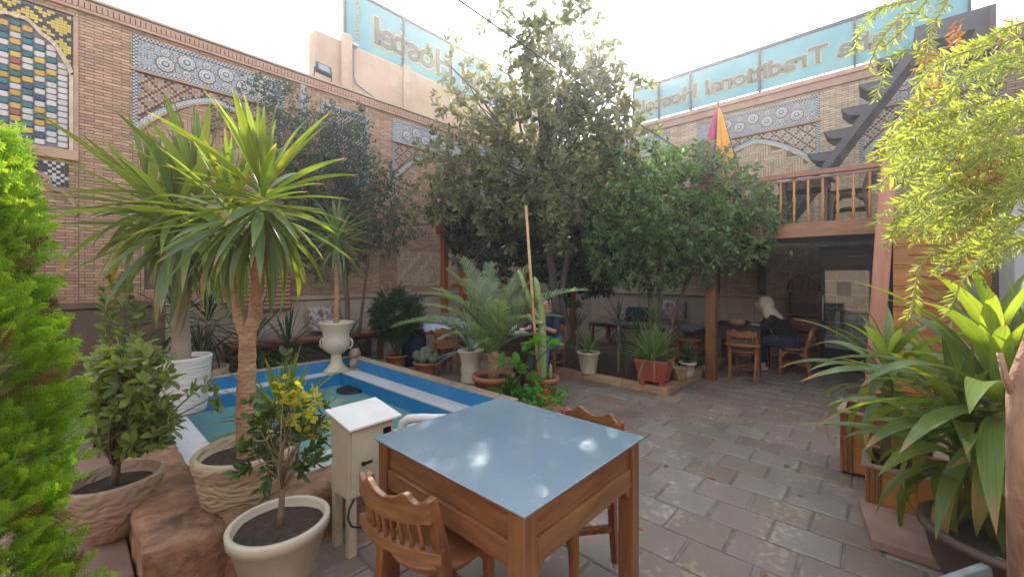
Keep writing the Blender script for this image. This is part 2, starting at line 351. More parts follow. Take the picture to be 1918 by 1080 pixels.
BARK = mat('bark', (.20,.14,.10), (.10,.07,.05), scale=14, rough=.95, bump=1, bscale=30, stretch=(1,1,.35), bdist=.02)
YBARK = mat('yucca_bark', (.46,.28,.17), (.30,.17,.10), scale=16, rough=.9, bump=1, bscale=34, stretch=(1,1,1.6), bdist=.02)
YUC = leafmat('yucca_leaf', (.125,.17,.04), (.09,.135,.035), objr=.35, trans=.42, tc=(3.0,2.6,.7), rough=.45)
YUC_P = leafmat('grey_yucca_leaf', (.16,.22,.10), (.12,.17,.075), objr=.25, trans=.35, tc=(2.2,2.1,.8), rough=.4)
DRAC = leafmat('dracaena_leaf', (.15,.21,.055), (.10,.15,.045), objr=.35, trans=.4, tc=(3.0,2.6,.6), rough=.38)
CITRUS = leafmat('citrus_leaf', (.12,.19,.07), (.08,.135,.05), .5, .38, (2.2,2.3,.8), .42)
LOQUAT = leafmat('loquat_leaf', (.15,.155,.09), (.10,.11,.065), .5, .45, (2.3,2.1,.9), .5)
IVY = leafmat('ivy_leaf', (.055,.09,.055), (.045,.07,.045), .5, .25, (2,2,.9), .5)
THUJA = leafmat('thuja_leaf', (.26,.42,.05), (.18,.33,.035), .3, .5, (2.1,1.8,.6), .55)
WEEP = leafmat('weeping_leaf', (.30,.38,.10), (.22,.30,.07), .3, .5, (1.9,1.6,.6), .5)
WEEPDRY = leafmat('dry_leaf', (.42,.22,.10), (.32,.15,.06), .3, .3, (1.5,1.2,.7), .6)
BUSHM = leafmat('bush_leaf', (.19,.24,.07), (.12,.17,.055), .4, .35, (2.4,2.2,.7), .4)
LEMON = leafmat('lemon_leaf', (.07,.11,.035), (.05,.09,.03), .4, .35, (2.4,2.2,.7), .4)
YELL = leafmat('yellow_leaf', (.52,.50,.04), (.42,.42,.04), .3, .4, (1.5,1.3,.5), .4)
PALM = leafmat('palm_leaf', (.19,.25,.13), (.13,.185,.095), .3, .35, (2.2,2.2,.8), .45)
SPID = leafmat('strap_leaf', (.15,.22,.09), (.11,.17,.06), .35, .35, (2.2,2.2,.8), .4, objr=.3)
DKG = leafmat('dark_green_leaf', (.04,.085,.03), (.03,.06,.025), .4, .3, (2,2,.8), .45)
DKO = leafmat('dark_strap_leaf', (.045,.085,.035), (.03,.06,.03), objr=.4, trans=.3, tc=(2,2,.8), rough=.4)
AGAVE = leafmat('agave_leaf', (.22,.30,.26), (.16,.23,.20), objr=.2, trans=.1, tc=(1.5,1.6,1), rough=.5)
FICUS = leafmat('broad_leaf', (.10,.28,.035), (.07,.20,.03), .35, .4, (2.2,2,.6), .25)
CACT = mat('cactus_skin', (.30,.36,.16), (.20,.26,.11), scale=25, rough=.6, bump=.5)
CREAMM = mat('cream_metal', (.60,.52,.39), (.50,.42,.30), scale=8, rough=.5, bump=.05, dirt=.4, dirtc=(.33,.22,.14))
CREAMT = mat('white_metal', (.74,.70,.66), (.66,.61,.56), scale=8, rough=.5, bump=.05, dirt=.3, dirtc=(.4,.28,.2))
BLACK = mat('black_plastic', (.012,.012,.014), rough=.4, bump=0); STEEL = mat('steel', (.4,.4,.4), rough=.35, metal=1, bump=0)
DKMET = mat('dark_painted_steel', (.055,.05,.065), (.035,.032,.045), scale=8, rough=.5, bump=.1)
GRMET = mat('grey_painted_steel', (.30,.30,.34), rough=.5, bump=.05)
SIGNB = mat('sign_blue', (.14,.33,.40), (.21,.40,.44), scale=1.2, rough=.5, bump=0, trans=.45, transc=(1.1,1.1,1.1), dirt=.35, dirtc=(.50,.56,.46))
SIGNG = mat('sign_letter', (.20,.19,.16), (.15,.14,.12), scale=3, rough=.6, bump=0, trans=.25)
SIGNC = mat('sign_outline', (.62,.60,.40), (.56,.54,.36), scale=3, rough=.6, bump=0, trans=.45)
def plain(n, c, rough=.5, **k): return mat(n, c, rough=rough, bump=k.pop('bump', 0), **k)
T_WHITE = plain('tile_white', (.56,.50,.49), .3, objr=.1); T_TEAL = plain('tile_teal', (.03,.12,.15), .25, objr=.2); T_YEL = plain('tile_yellow', (.56,.33,.035), .3, objr=.15)
T_RED = plain('tile_red', (.34,.07,.055), .3); T_NAVY = plain('tile_navy', (.03,.05,.12), .3, objr=.15)
M_WHITE = plain('mosaic_white', (.52,.50,.47), .4); M_NAVY = plain('mosaic_navy', (.05,.08,.17), .4); M_BLUE = plain('mosaic_blue', (.15,.27,.42), .4); M_TAN = plain('mosaic_tan', (.42,.28,.15), .5)
M_DARK = plain('mosaic_dark', (.045,.035,.04), .5); M_YEL = plain('mosaic_yellow', (.56,.40,.06), .4)
def frieze_mat():
    b = N('mosaic_ground'); t = b.t; tc = b.n('ShaderNodeTexCoord')
    vo = b.n('ShaderNodeTexVoronoi', Vector=tc.outputs['Object'], Scale=30); vo.feature = 'F1'; vo.inputs['Randomness'].default_value = .35
    cr = b.n('ShaderNodeValToRGB', Fac=vo.outputs['Distance']); e = cr.color_ramp.elements; cr.color_ramp.interpolation = 'CONSTANT'
    e[0].position = 0; e[0].color = (.50,.47,.42,1); e[1].position = .33; e[1].color = (.10,.15,.24,1)
    for p, c in ((.22, (.20,.30,.42,1)), (.45, (.42,.40,.38,1)), (.56, (.14,.12,.14,1))):
        k = e.new(p); k.color = c
    v2 = b.n('ShaderNodeTexVoronoi', Vector=tc.outputs['Object'], Scale=11)
    r = b.n('ShaderNodeMapRange', Value=v2.outputs['Distance']); r.inputs[1].default_value = .15; r.inputs[2].default_value = .3; r.inputs[3].default_value = .45; r.inputs[4].default_value = 0
    m2 = b.n('ShaderNodeMix', _data_type='RGBA'); t.links.new(r.outputs[0], m2.inputs[0]); t.links.new(cr.outputs[0], m2.inputs[6]); m2.inputs[7].default_value = (.45,.36,.16,1)
    pb = b.n('ShaderNodeBsdfPrincipled', Roughness=.45); t.links.new(m2.outputs[2], pb.inputs['Base Color'])
    b.n('ShaderNodeOutputMaterial', Surface=pb.outputs[0]); return b.m
FRIEZE = frieze_mat()

# ================================================================ SETTING
g = MB(); g.add([(-60,-60,-.09),(60,-60,-.09),(60,60,-.09),(-60,60,-.09)], [(0,1,2,3)]); tag(g.build('ground', EARTH), kind='structure')
# pool frame: outer rim x .3..3.0, y 2.4..6.0
g = MB()
for a in ((3.0,14,-4,14),(-4,3.0,-4,2.4),(-4,.3,2.4,14),(.3,3.0,6.0,14)): g.add([(a[0],a[2],-.007),(a[1],a[2],-.007),(a[1],a[3],-.007),(a[0],a[3],-.007)], [(0,1,2,3)])
bed = tag(g.build('paving', JOINT), kind='structure')
PX, PY = .272, .328
slabs = []
for i in range(-8, 38):
    for j in range(-12, 26):
        x = i*PX+.1; y = j*PY+(PY/2 if i % 2 else 0)
        if (.2 < x < 3.1 and y > 2.3) or (x > 5.0 and y > 1.95 and x < 8.8) or x > 8.9 or y > 7.2 or y < -2: continue
        if (-.75 < x < .45 and y > 1.7) : continue
        if not in_view((x, y, 0), 120): continue
        slabs.append((math.hypot(x, y), x, y))
slabs.sort()
def slab_mesh(k):
    mb = MB(); a, b = PX/2-.006-random.random()*.003, PY/2-.007-random.random()*.003
    j = lambda: random.uniform(-.003, .003)
    c = [(-a+j(),-b+j()),(a+j(),-b+j()),(a+j(),b+j()),(-a+j(),b+j())]; q = .94
    vs = [(x, y, -.02) for x, y in c]+[(x, y, -.003) for x, y in c]+[(x*q, y*q, .001+random.uniform(-.001,.001)) for x, y in c]
    mb.add(vs, [(i, (i+1)%4, (i+1)%4+4, i+4) for i in range(4)]+[(i+4, (i+1)%4+4, (i+1)%4+8, i+8) for i in range(4)]+[(8,9,10,11)])
    return mb
sm = [slab_mesh(k) for k in range(6)]; sme = [m.mesh('paving_slab', PAVE) for m in sm]
far = MB()
for k, (d, x, y) in enumerate(slabs):
    if k < 300:
        o = link('paving_slab', sme[k % 6], None, bed, (x, y, random.uniform(-.002,.002)), (random.uniform(-.006,.006), random.uniform(-.006,.006), random.uniform(-.012,.012)))
    else:
        m = sm[k % 6]; dz = random.uniform(-.002,.002); far.add([(v[0]+x, v[1]+y, v[2]+dz) for v in m.v], m.f)
tag(far.build('paving_slabs', PAVE, bed), kind='stuff')

# ---------------------------------------------------------------- walls
def arch_z(a, w, h, p=1.55, q=.85): t = min(1, abs(a)/w); return h*(1-t**p)**q
def herring(mb, a0, a1, z0, z1, w, n, inside, y=-.008, depth=.03, gap=.004):
    ni, nj = int((a1-a0)/w)+2*n, int((z1-z0)/w)+2*n
    for i in range(-n, ni):
        for j in range(-n, nj):
            m = (i-j) % (2*n)
            if m == 0: r = (i, i+n, j, j+1)
            elif m == 2*n-1: r = (i, i+1, j, j+n)
            else: continue
            b = [a0+r[0]*w, a0+r[1]*w, z0+r[2]*w, z0+r[3]*w]
            b = [max(b[0], a0), min(b[1], a1), max(b[2], z0), min(b[3], z1)]
            if b[1]-b[0] < w*.5 or b[3]-b[2] < w*.5: continue
            if not inside((b[0]+b[1])/2, (b[2]+b[3])/2): continue
            x0, x1, q0, q1 = b[0]+gap, b[1]-gap, b[2]+gap, b[3]-gap
            mb.add([(x0,y,q0),(x1,y,q0),(x1,y,q1),(x0,y,q1),(x0,y+depth,q0),(x1,y+depth,q0),(x1,y+depth,q1),(x0,y+depth,q1)], [(0,1,2,3),(1,0,4,5),(2,1,5,6),(3,2,6,7),(0,3,7,4)])
def brickwork(mb, a0, a1, z0, z1, skip, y=-.010, L=.165, H=.0395, gap=.0042, cuts=()):
    k = 0; z = z0
    while z < z1-.01:
        a = a0-(L/2 if k % 2 else 0)
        while a < a1:
            cs = [max(a, a0)]+sorted(c for c in cuts if max(a, a0) < c < min(a+L, a1))+[min(a+L, a1)]
            for x0, x1 in zip(cs[:-1], cs[1:]):
              if x1-x0 > .012 and not skip((x0+x1)/2, z+H/2):
                jit = random.uniform(-.0025,.0015); yy = y+jit
                mb.cur = 0
                mb.add([(x0+gap,yy,z+gap),(x1-gap,yy,z+gap),(x1-gap,yy,z+H-gap),(x0+gap,yy,z+H-gap),(x0+gap,0,z+gap),(x1-gap,0,z+gap),(x1-gap,0,z+H-gap),(x0+gap,0,z+H-gap)], [(0,1,2,3),(1,0,4,5),(2,1,5,6),(3,2,6,7),(0,3,7,4)])
                mb.cur = 1; mb.add([(x0,0,z),(x1,0,z),(x1,0,z+H),(x0,0,z+H)], [(0,1,2,3)])
            a += L
        z += H; k += 1
    mb.cur = 0
def medallion_mesh():
    mb = MB(); n = 24
    def star(r, k, amp, y0, y1):
        pts = [(r*(1+amp*(1 if i % 2 else -1))*math.cos(2*math.pi*i/k), r*(1+amp*(1 if i % 2 else -1))*math.sin(2*math.pi*i/k)) for i in range(k)]
        mb.prism(pts, y0, y1)
    mb.cur = 1; star(.108, 24, .06, -.014, .0)
    mb.cur = 0; star(.094, 24, .05, -.017, .0)
    mb.cur = 3; star(.080, 20, .08, -.020, .0)
    mb.cur = 0; star(.066, 20, .08, -.023, .0)
    mb.cur = 2; star(.048, 16, .05, -.026, .0)
    mb.cur = 1; star(.036, 16, .05, -.029, .0)
    mb.cur = 0; star(.025, 12, .08, -.032, .0)
    return mb.mesh('medallion', [M_WHITE, M_NAVY, M_BLUE, M_TAN])
MED = medallion_mesh()
def curve_strip(mb, pts_in, pts_out, y0, y1):
    n = len(pts_in)
    for i in range(n-1):
        a, b, c, d = pts_in[i], pts_in[i+1], pts_out[i+1], pts_out[i]
        mb.add([(a[0],y1,a[1]),(b[0],y1,b[1]),(c[0],y1,c[1]),(d[0],y1,d[1]),(a[0],y0,a[1]),(b[0],y0,b[1]),(c[0],y0,c[1]),(d[0],y0,d[1])], [(0,1,2,3),(0,4,5,1),(3,2,6,7)])
def mosaic_border(mb, x0, x1, z0, z1, y, cell=.022):     # two-tone little tiles in a strip
    nx, nz = max(1, round((x1-x0)/cell)), max(1, round((z1-z0)/cell)); cx, cz = (x1-x0)/nx, (z1-z0)/nz
    for i in range(nx):
        for j in range(nz):
            mb.cur = (i+j) % 2
            a, b = x0+i*cx, z0+j*cz; mb.box((a+cx/2, y, b+cz/2), (cx-.002, .012, cz-.002))
    mb.cur = 0
def bay(wall, a0, a1, brickm):
    c, w = (a0+a1)/2, (a1-a0)/2
    # frieze z 4.30..4.72
    f = MB(); f.bx(a0+.05, a1-.05, -.006, .02, 4.33, 4.69); fr = f.build('frieze', FRIEZE, wall)
    b = MB()
    for r in ((a0,a1,4.69,4.735),(a0,a1,4.285,4.33)): mosaic_border(b, *r, -.012)
    mosaic_border(b, a0, a0+.05, 4.33, 4.69, -.012); mosaic_border(b, a1-.05, a1, 4.33, 4.69, -.012)
    mosaic_border(b, a0, a0+.05, 3.3, 4.25, -.012); mosaic_border(b, a1-.05, a1, 3.3, 4.25, -.012)
    tag(b.build('mosaic_border', [M_WHITE, M_NAVY], wall), kind='stuff')
    n = int((a1-a0-.3)/.235)
    for k in range(n):
        link('medallion', MED, None, fr, (c+(k-(n-1)/2)*.235, 0, 4.51+.055*(1 if k % 2 else -1)))
        link('medallion', MED, None, fr, (c+(k-(n-1)/2)*.235, 0, 4.51-.105*(1 if k % 2 else -1)), None, .5)
    l = MB(); l.bx(a0-.02, a1+.02, -.05, 0, 4.25, 4.283); l.build('ledge', BRICK_R, wall, .004)
    # arch: spring 3.45, apex 4.12
    ws, h, zs = w-.08, .62, 3.45
    ts = [math.sin(math.pi/2*(k/15-1)) if 0 else -1+2*k/30 for k in range(31)]
    inn = [(c+t*ws, zs+arch_z(t, 1, h)) for t in ts]; out = [(c+t*(ws+.06), zs+arch_z(t, 1, h)+.07+.02*(1-abs(t))) for t in ts]; o2 = [(c+t*(ws+.02), zs+arch_z(t, 1, h)+.03) for t in ts]
    s = MB(); curve_strip(s, inn, o2, .1, -.02); tag(s.build('arch_band', BRICK_P if brickm is BRICK_P else BRICK_R, wall))
    s = MB(); K = 96
    tt = [-1+2*k/K for k in range(K+1)]; f_ = lambda t, o: (c+t*(ws+.02+.04*o), zs+arch_z(t, 1, h)+.03+(.04+.02*(1-abs(t)))*o)
    for r_ in range(3):
        for k in range(K): s.cur = (k+r_) % 2; curve_strip(s, [f_(tt[k], r_/3), f_(tt[k+1], r_/3)], [f_(tt[k], (r_+1)/3), f_(tt[k+1], (r_+1)/3)], .02, -.016)
    tag(s.build('arch_border', [M_BLUE, M_WHITE], wall), kind='stuff')
    # spandrel: diamond lattice of small bricks and dark mosaic
    sp = MB(); cell = .034
    for i in range(int((a1-a0-.1)/cell)):
        for j in range(int((4.25-zs)/cell)):
            x, z = a0+.05+(i+.5)*cell, zs+(j+.5)*cell; t = (x-c)/(ws+.06)
            if abs(t) < 1 and z < zs+arch_z(t, 1, h)+.09+.02: continue
            k = min((i+j) % 6, (i-j) % 6); sp.cur = 1 if k == 0 else 0
            if ((i+j) % 6 == 3 and (i-j) % 6 == 3): sp.cur = 2
            sp.box((x, -.006, z), (cell-.003, .016, cell-.003))
    tag(sp.build('spandrel_mosaic', [brickm, M_DARK, M_BLUE], wall), kind='stuff')
    m = MB(); m.bx(a0, a1, .006, .012, 3.3, 4.25); m.build('mortar_bed', MORTAR, wall)
    hb = MB(); herring(hb, c-ws, c+ws, 3.0, 4.1, .042, 5, lambda a, z: z < zs+arch_z((a-c)/ws, 1, h)-.005, y=-.004, depth=.02)
    tag(hb.build('herringbone_brick', brickm, wall), kind='stuff')
def in_bay(a, z, bays):
    for a0, a1 in bays:
        if a0 < a < a1:
            c, w = (a0+a1)/2, (a1-a0)/2
            if z > 4.26 and z < 4.74: return True
            if z > 3.45 and z < 4.26: return True
            if 3.0 < z <= 3.45 and abs(a-c) < w-.08: return True
            if 1.32 < z < 2.05 and abs(a-c) < w-.12: return True
    return False
def cornice(wall, a0, a1, gaps=()):
    m = MB(); m.bx(a0, a1, -.06, .2, 4.80, 4.835); m.build('cornice_band', BRICK_R, wall)
    m = MB(); m.bx(a0, a1, -.04, .2, 4.925, 4.955); m.bx(a0, a1, -.085, .2, 4.957, 4.99); m.build('coping', PLASTER, wall, .006)
    m = MB(); m.bx(a0, a1, .0, .2, 4.835, 4.925); m.build('mortar_bed', MORTAR, wall)
    bm_ = [MB().box((0,0,0), (.042, .07, .084)).mesh('cornice_brick', BRICK_R)]
    n = int((a1-a0)/.052); rest = MB(); cnt = 0
    for k in range(n):
        a = a0+(k+.5)*.052; j = random.uniform(-.006,.004)
        if cnt < 190: link('cornice_brick', bm_[0], None, wall, (a, -.03+j, 4.88)); cnt += 1
        else: rest.box((a, -.03+j, 4.88), (.042,.07,.084))
    if rest.v: tag(rest.build('cornice_bricks', BRICK_R, wall), kind='stuff')
def dado(wall, a0, a1, m1, w=.62):
    n = max(1, round((a1-a0)/w)); ww = (a1-a0)/n
    me = MB().box((0,0,0), (ww-.006, .03, 1.08)).mesh('dado_panel', m1)
    for k in range(n): link('dado_panel', me, None, wall, (a0+(k+.5)*ww, -.02, .54))
    b = MB(); b.bx(a0, a1, 0, .02, 0, 1.1); b.build('mortar_bed', MORTAR, wall)
    l = MB(); l.bx(a0, a1, -.07, 0, 1.10, 1.17); l.build('ledge', m1, wall, .006)
def low_panels(wall, bays, brickm):
    for a0, a1 in bays:
        c, w = (a0+a1)/2, (a1-a0)/2; hb = MB(); herring(hb, c-w+.12, c+w-.12, 1.32, 2.05, .036, 5, lambda a, z: True, y=-.006, depth=.02)
        tag(hb.build('herringbone_brick', BRICK_P, wall), kind='stuff')
        m = MB(); m.bx(c-w+.12, c+w-.12, .004, .012, 1.32, 2.05); m.build('mortar_bed', MORTAR, wall)

# left wall: local x = world X, plane Y = 7.4
LW = thing('courtyard_wall', 'long red brick wall on the left with mosaic panels, blind arches and brick cornice', 'wall', (0, 7.4, 0))
LB = [(.57,2.42), (4.45,6.3), (6.9,8.6)]
m = MB(); m.bx(-4, 9.3, .0, .3, 0, .01); m.bx(-4, 9.3, .1, .4, 0, 4.95); m.build('wall_mass', MORTAR, LW)
TP = (-.42, .44)        # tile arch centre, half width
def skipL(a, z):
    if in_bay(a, z, LB): return True
    if abs(a-TP[0]) < .5 and 2.98 < z < 4.72: return True
    if 3.03 < a < 3.93 and 3.25 < z < 4.62: return True
    return False
m = MB(); brickwork(m, -1.6, 9.0, 1.17, 4.80, skipL, cuts=[c for b in LB for c in b]+[c+d for b in LB for c, d in ((b[0],.12),(b[1],-.12),(b[0],.08),(b[1],-.08))]+[TP[0]-.5,TP[0]+.5,3.03,3.93,2.87,4.18]); tag(m.build('brickwork', [BRICK, MORTAR], LW), kind='stuff')
for b_ in LB: bay(LW, b_[0], b_[1], BRICK)
low_panels(LW, [(2.75,4.3)]+LB[1:], BRICK)
cornice(LW, -3.2, 8.95)
dado(LW, -3.2, .9, DADO_B, .3); dado(LW, .9, 8.95, DADO, .6)
# tile arch
m = MB(); m.bx(TP[0]-.5, TP[0]+.5, .02, .03, 2.98, 4.72); m.build('mortar_bed', mat('tile_grout', (.20,.20,.24), rough=.9), LW)
def cusp(t):   # multifoil arch height above 4.0 for t in -1..1
    t = abs(t); return .50*(1-t**1.5)**.75+.035*abs(math.sin(t*math.pi*2.2))*(1 if t < .95 else 0)
tiles = {}
def tile_mesh(mm):
    mb = MB(); a, b = .041, .033
    pts = [(-a,-b*.75),(-a*.6,-b),(a*.6,-b),(a,-b*.75),(a,b*.75),(a*.6,b),(-a*.6,b),(-a,b*.75)]
    q = .86; n = 8
    vs = [(x,.0,z) for x,z in pts]+[(x,-.010,z) for x,z in pts]+[(x*q,-.018,z*q) for x,z in pts]
    mb.add(vs, [(i,(i+1)%n,(i+1)%n+n,i+n) for i in range(n)]+[(i+n,(i+1)%n+n,(i+1)%n+2*n,i+2*n) for i in range(n)]+[tuple(range(2*n,3*n))])
    return mb.mesh('tile', mm)
TM = {k: tile_mesh(v) for k, v in dict(w=T_WHITE, t=T_TEAL, y=T_YEL, r=T_RED, n=T_NAVY).items()}
cw, rh = .092, .074
for c in range(-4, 5):
    for r in range(0, 23):
        x = TP[0]+c*cw; z = 3.07+(r+.5)*rh+(rh/2 if c % 2 else 0)
        if z > 3.98+cusp(c*cw/.42)-.01: continue
        rr = (r % 8)-4+(.5 if c % 2 else 0); q = abs(c)+abs(rr)*1.0
        if c == 0 and r % 8 == 4: k = 'r'
        elif q <= 1.1: k = 'y'
        elif q <= 1.6: k = 'w'
        elif q <= 2.6: k = 't'
        elif q <= 3.2: k = 'y' if abs(c) != 1 else 'w'
        elif q <= 4.1: k = 'y' if r % 2 else 'w'
        elif q <= 5.0 and abs(c) < 4: k = 't' if (r+c) % 3 else 'n'
        elif abs(c) < 2: k = 'y'
        else: k = 'w'
        if abs(c) == 4: k = 'w'
        link('tile', TM[k], None, LW, (x, .02, z))
inn = []; out = []
for k in range(61):
    t = -1+k/30; inn.append((TP[0]+t*.42, 3.98+cusp(t))); out.append((TP[0]+t*.455, 3.98+cusp(t)+.04))
m = MB(); curve_strip(m, inn, out, .02, -.03); m.bx(TP[0]-.455, TP[0]-.42, -.03, .02, 3.05, 3.98); m.bx(TP[0]+.42, TP[0]+.455, -.03, .02, 3.05, 3.98); m.build('arch_band', BRICK_P, LW)
m = MB()
for sx in (-1, 1): m.bx(TP[0]+(.455 if sx > 0 else -.5), TP[0]+(.5 if sx > 0 else -.455), -.02, .018, 2.98, 4.72)
m.bx(TP[0]-.5, TP[0]+.5, -.05, .018, 2.93, 3.05); m.build('panel_frame', BRICK_R, LW, .004)
m = MB(); cell = .033
for i in range(28):
    for j in range(22):
        x, z = TP[0]-.455+(i+.5)*cell, 4.0+(j+.5)*cell
        if x > TP[0]+.45: continue
        t = (x-TP[0])/.455
        if z < 3.98+cusp(t)+.055 or z > 4.70: continue
        k = (abs((i % 8)-4)+abs((j % 8)-4)); m.cur = 0 if k < 2.5 and k != 0 else (1 if k < 5 else 0)
        m.box((x, .0, z), (cell-.003, .02, cell-.003))
tag(m.build('spandrel_mosaic', [M_YEL, M_DARK], LW), kind='stuff')
# lower niche under the tile arch
m = MB()
for i in range(24):
    for j in range(9):
        x, z = TP[0]-.40+(i+.5)*.034, 2.58+(j+.5)*.034; t = (x-TP[0])/.44
        if z < 2.36+arch_z(t, 1, .42): continue
        k = abs((i % 8)-4)+abs((j % 6)-3); m.cur = 0 if k in (0,1,3) else 1
        m.box((x, -.014, z), (.031,.014,.031))
tag(m.build('star_mosaic', [M_WHITE, M_DARK], LW), kind='stuff')
pts = [(-.47,2.25),(-.44,2.4),(-.36,2.52),(-.27,2.54),(-.25,2.66),(-.12,2.74),(0,2.84),(.12,2.74),(.25,2.66),(.27,2.54),(.36,2.52),(.44,2.4),(.47,2.25)]
m = MB(); curve_strip(m, [(TP[0]+x, z) for x, z in pts], [(TP[0]+x*1.06, z+.04) for x, z in pts], 0, -.045); m.build('arch_band', BRICK_R, LW)
# window lattice bay
m = MB(); m.bx(3.03, 3.93, .09, .1, 3.25, 4.62); m.build('window_recess', M_DARK, LW)
m = MB()
for s in ((3.03,3.08,3.25,4.62),(3.88,3.93,3.25,4.62),(3.08,3.88,3.25,3.3),(3.08,3.88,4.57,4.62)): m.bx(s[0], s[1], -.02, .08, s[2], s[3])
m.build('window_frame', plain('window_frame_paint', (.22,.27,.33), .5), LW)
m = MB()
for i in range(11):
    for j in range(17):
        x, z = 3.08+(i+.5)*.0727, 3.3+(j+.5)*.0747
        n_ = 6; rr = .034
        for k in range(n_):
            a1, a2 = 2*math.pi*k/n_, 2*math.pi*(k+1)/n_
            p, q = Vector((x+rr*math.cos(a1), .03, z+rr*math.sin(a1))), Vector((x+rr*math.cos(a2), .03, z+rr*math.sin(a2)))
            m.tube([p, q], .006, 4, cap=False, sm=False)
tag(m.build('window_lattice', T_WHITE, LW), kind='stuff')
m = MB(); m.bx(2.66, 2.75, -.09, -.013, 3.9, 4.78); m.build('downpipe', GRMET, LW, .01)
for x in (3.72, 5.85): m = MB(); m.bx(x, x+.09, -.14, -.0135, 4.66, 4.74); m.build('beam_end', WDK, LW)

# back wall: local x = -Y, plane X = 9
BW = thing('courtyard_wall', 'ochre brick wall behind the balcony with blue mosaic friezes and pointed blind arches', 'wall', (9, 0, 0), R(-90))
BB = [(-2.92,-.84), (-.30,1.25), (-5.4,-3.5), (-7.2,-5.9)]
m = MB(); m.bx(-7.4, 3, .0, .3, 0, .01); m.bx(-7.4, 3, .1, .4, 0, 4.95); m.build('wall_mass', MORTAR, BW)
m = MB(); brickwork(m, -7.38, 3, 1.17, 4.80, lambda a, z: in_bay(a, z, BB), cuts=[c for b in BB for c in b]+[c+d for b in BB for c, d in ((b[0],.12),(b[1],-.12),(b[0],.08),(b[1],-.08))]); tag(m.build('brickwork', [BRICK_P, MORTAR], BW), kind='stuff')
for b_ in BB[:3]: bay(BW, b_[0], b_[1], BRICK_P)
low_panels(BW, BB, BRICK_P); 
m = MB(); m.bx(-7.4, 3, -.07, .2, 4.80, 4.93); m.bx(-7.4, 3, -.1, .2, 4.932, 5.02); m.build('cornice_band', BRICK_R, BW, .01)
dado(BW, -7.3, 3, DADO, .62)
# right end wall and grey pier
RW = thing('side_wall', 'brick side wall with a white downpipe at the upper right behind the weeping tree', 'wall', (9, -1.6, 0), R(180))
m = MB(); m.bx(0, 3.0, 0, .3, 0, 5.5); m.build('wall_mass', MORTAR, RW)
m = MB(); brickwork(m, 0, 3.0, 0, 5.5, lambda a, z: False); tag(m.build('brickwork', [BRICK, MORTAR], RW), kind='stuff')
m = MB(); m.tube([(.55,-.08,2.2),(.55,-.08,5.6)], .05, 12); m.build('downpipe', GREYPL, RW)
for (lb, x0, x1, y0, y1) in (('plain tan brick wall closing the courtyard opposite the balcony', -6.3, -6.0, -5.0, 7.3), ('plain tan brick wall along the side opposite the mosaic arches', -6.0, 8.6, -5.3, -5.0)):
    t = thing('courtyard_wall', lb, 'wall', (0,0,0)); m = MB(); m.bx(x0, x1, y0, y1, 0, 3.6); m.build('wall_mass', mat('plain_wall', (.46,.33,.24), (.38,.26,.18), scale=3, rough=.9, dirt=.4, dirtc=(.3,.2,.14)), t)
    m = MB(); m.bx(x0-.04, x1+.04, y0-.04, y1+.04, 3.603, 3.7); m.build('coping', PLASTER, t)
PR = thing('stone_pier', 'grey plastered pier at the right edge beside the carved boards', 'pier', (5.55, -1.15, 0))
m = MB(); m.bx(-.3, .3, -.45, .36, 0, 1.95); m.build('pier_body', GREYPL, PR, .01)
m = MB(); m.bx(-.33, .33, -.48, .39, 1.953, 2.2); m.build('pier_cap', GREYPL, PR, .01)

# plastered house wall and signs beyond the walls
HS = thing('plastered_house', 'tan plastered house wall rising behind the left brick wall', 'building', (3.3, 8.35, 0))
m = MB(); m.bx(0, 8.2, 0, .35, 0, 6.45); m.build('house_wall', PLASTER, HS, .06)
for r_ in ((.5,.72,-.16,4.9,6.55),(2.0,2.2,-.06,5.15,6.5)): m = MB(); m.bx(r_[0], r_[1], r_[2], -.002, r_[3], r_[4]); m.build('plaster_rib', PLASTER, HS, .05)
m = MB(); m.tube([(.8,-.03,6.42),(.8,-.03,5.75),(.86,-.03,5.62),(1.3,-.03,5.45),(1.75,-.05,5.1)], .016, 6); m.build('wall_cable', GRMET, HS)
m = MB(); m.box((.8,-.05,6.42), (.14,.1,.06)); m.build('junction_box', TERRAZ, HS, .01)
def text_mesh(body, cap, width, off, ext, m):
    cu = bpy.data.curves.new('t', 'FONT'); cu.body = body; cu.size = 1; cu.offset = off; cu.extrude = ext; cu.resolution_u = 4
    ob = bpy.data.objects.new('t', cu); col.objects.link(ob); bpy.context.view_layer.update()
    me = bpy.data.meshes.new_from_object(ob.evaluated_get(bpy.context.evaluated_depsgraph_get()))
    bpy.data.objects.remove(ob)
    V = np.zeros(len(me.vertices)*3, np.float32); me.vertices.foreach_get('co', V); V = V.reshape(-1, 3)
    return me, V
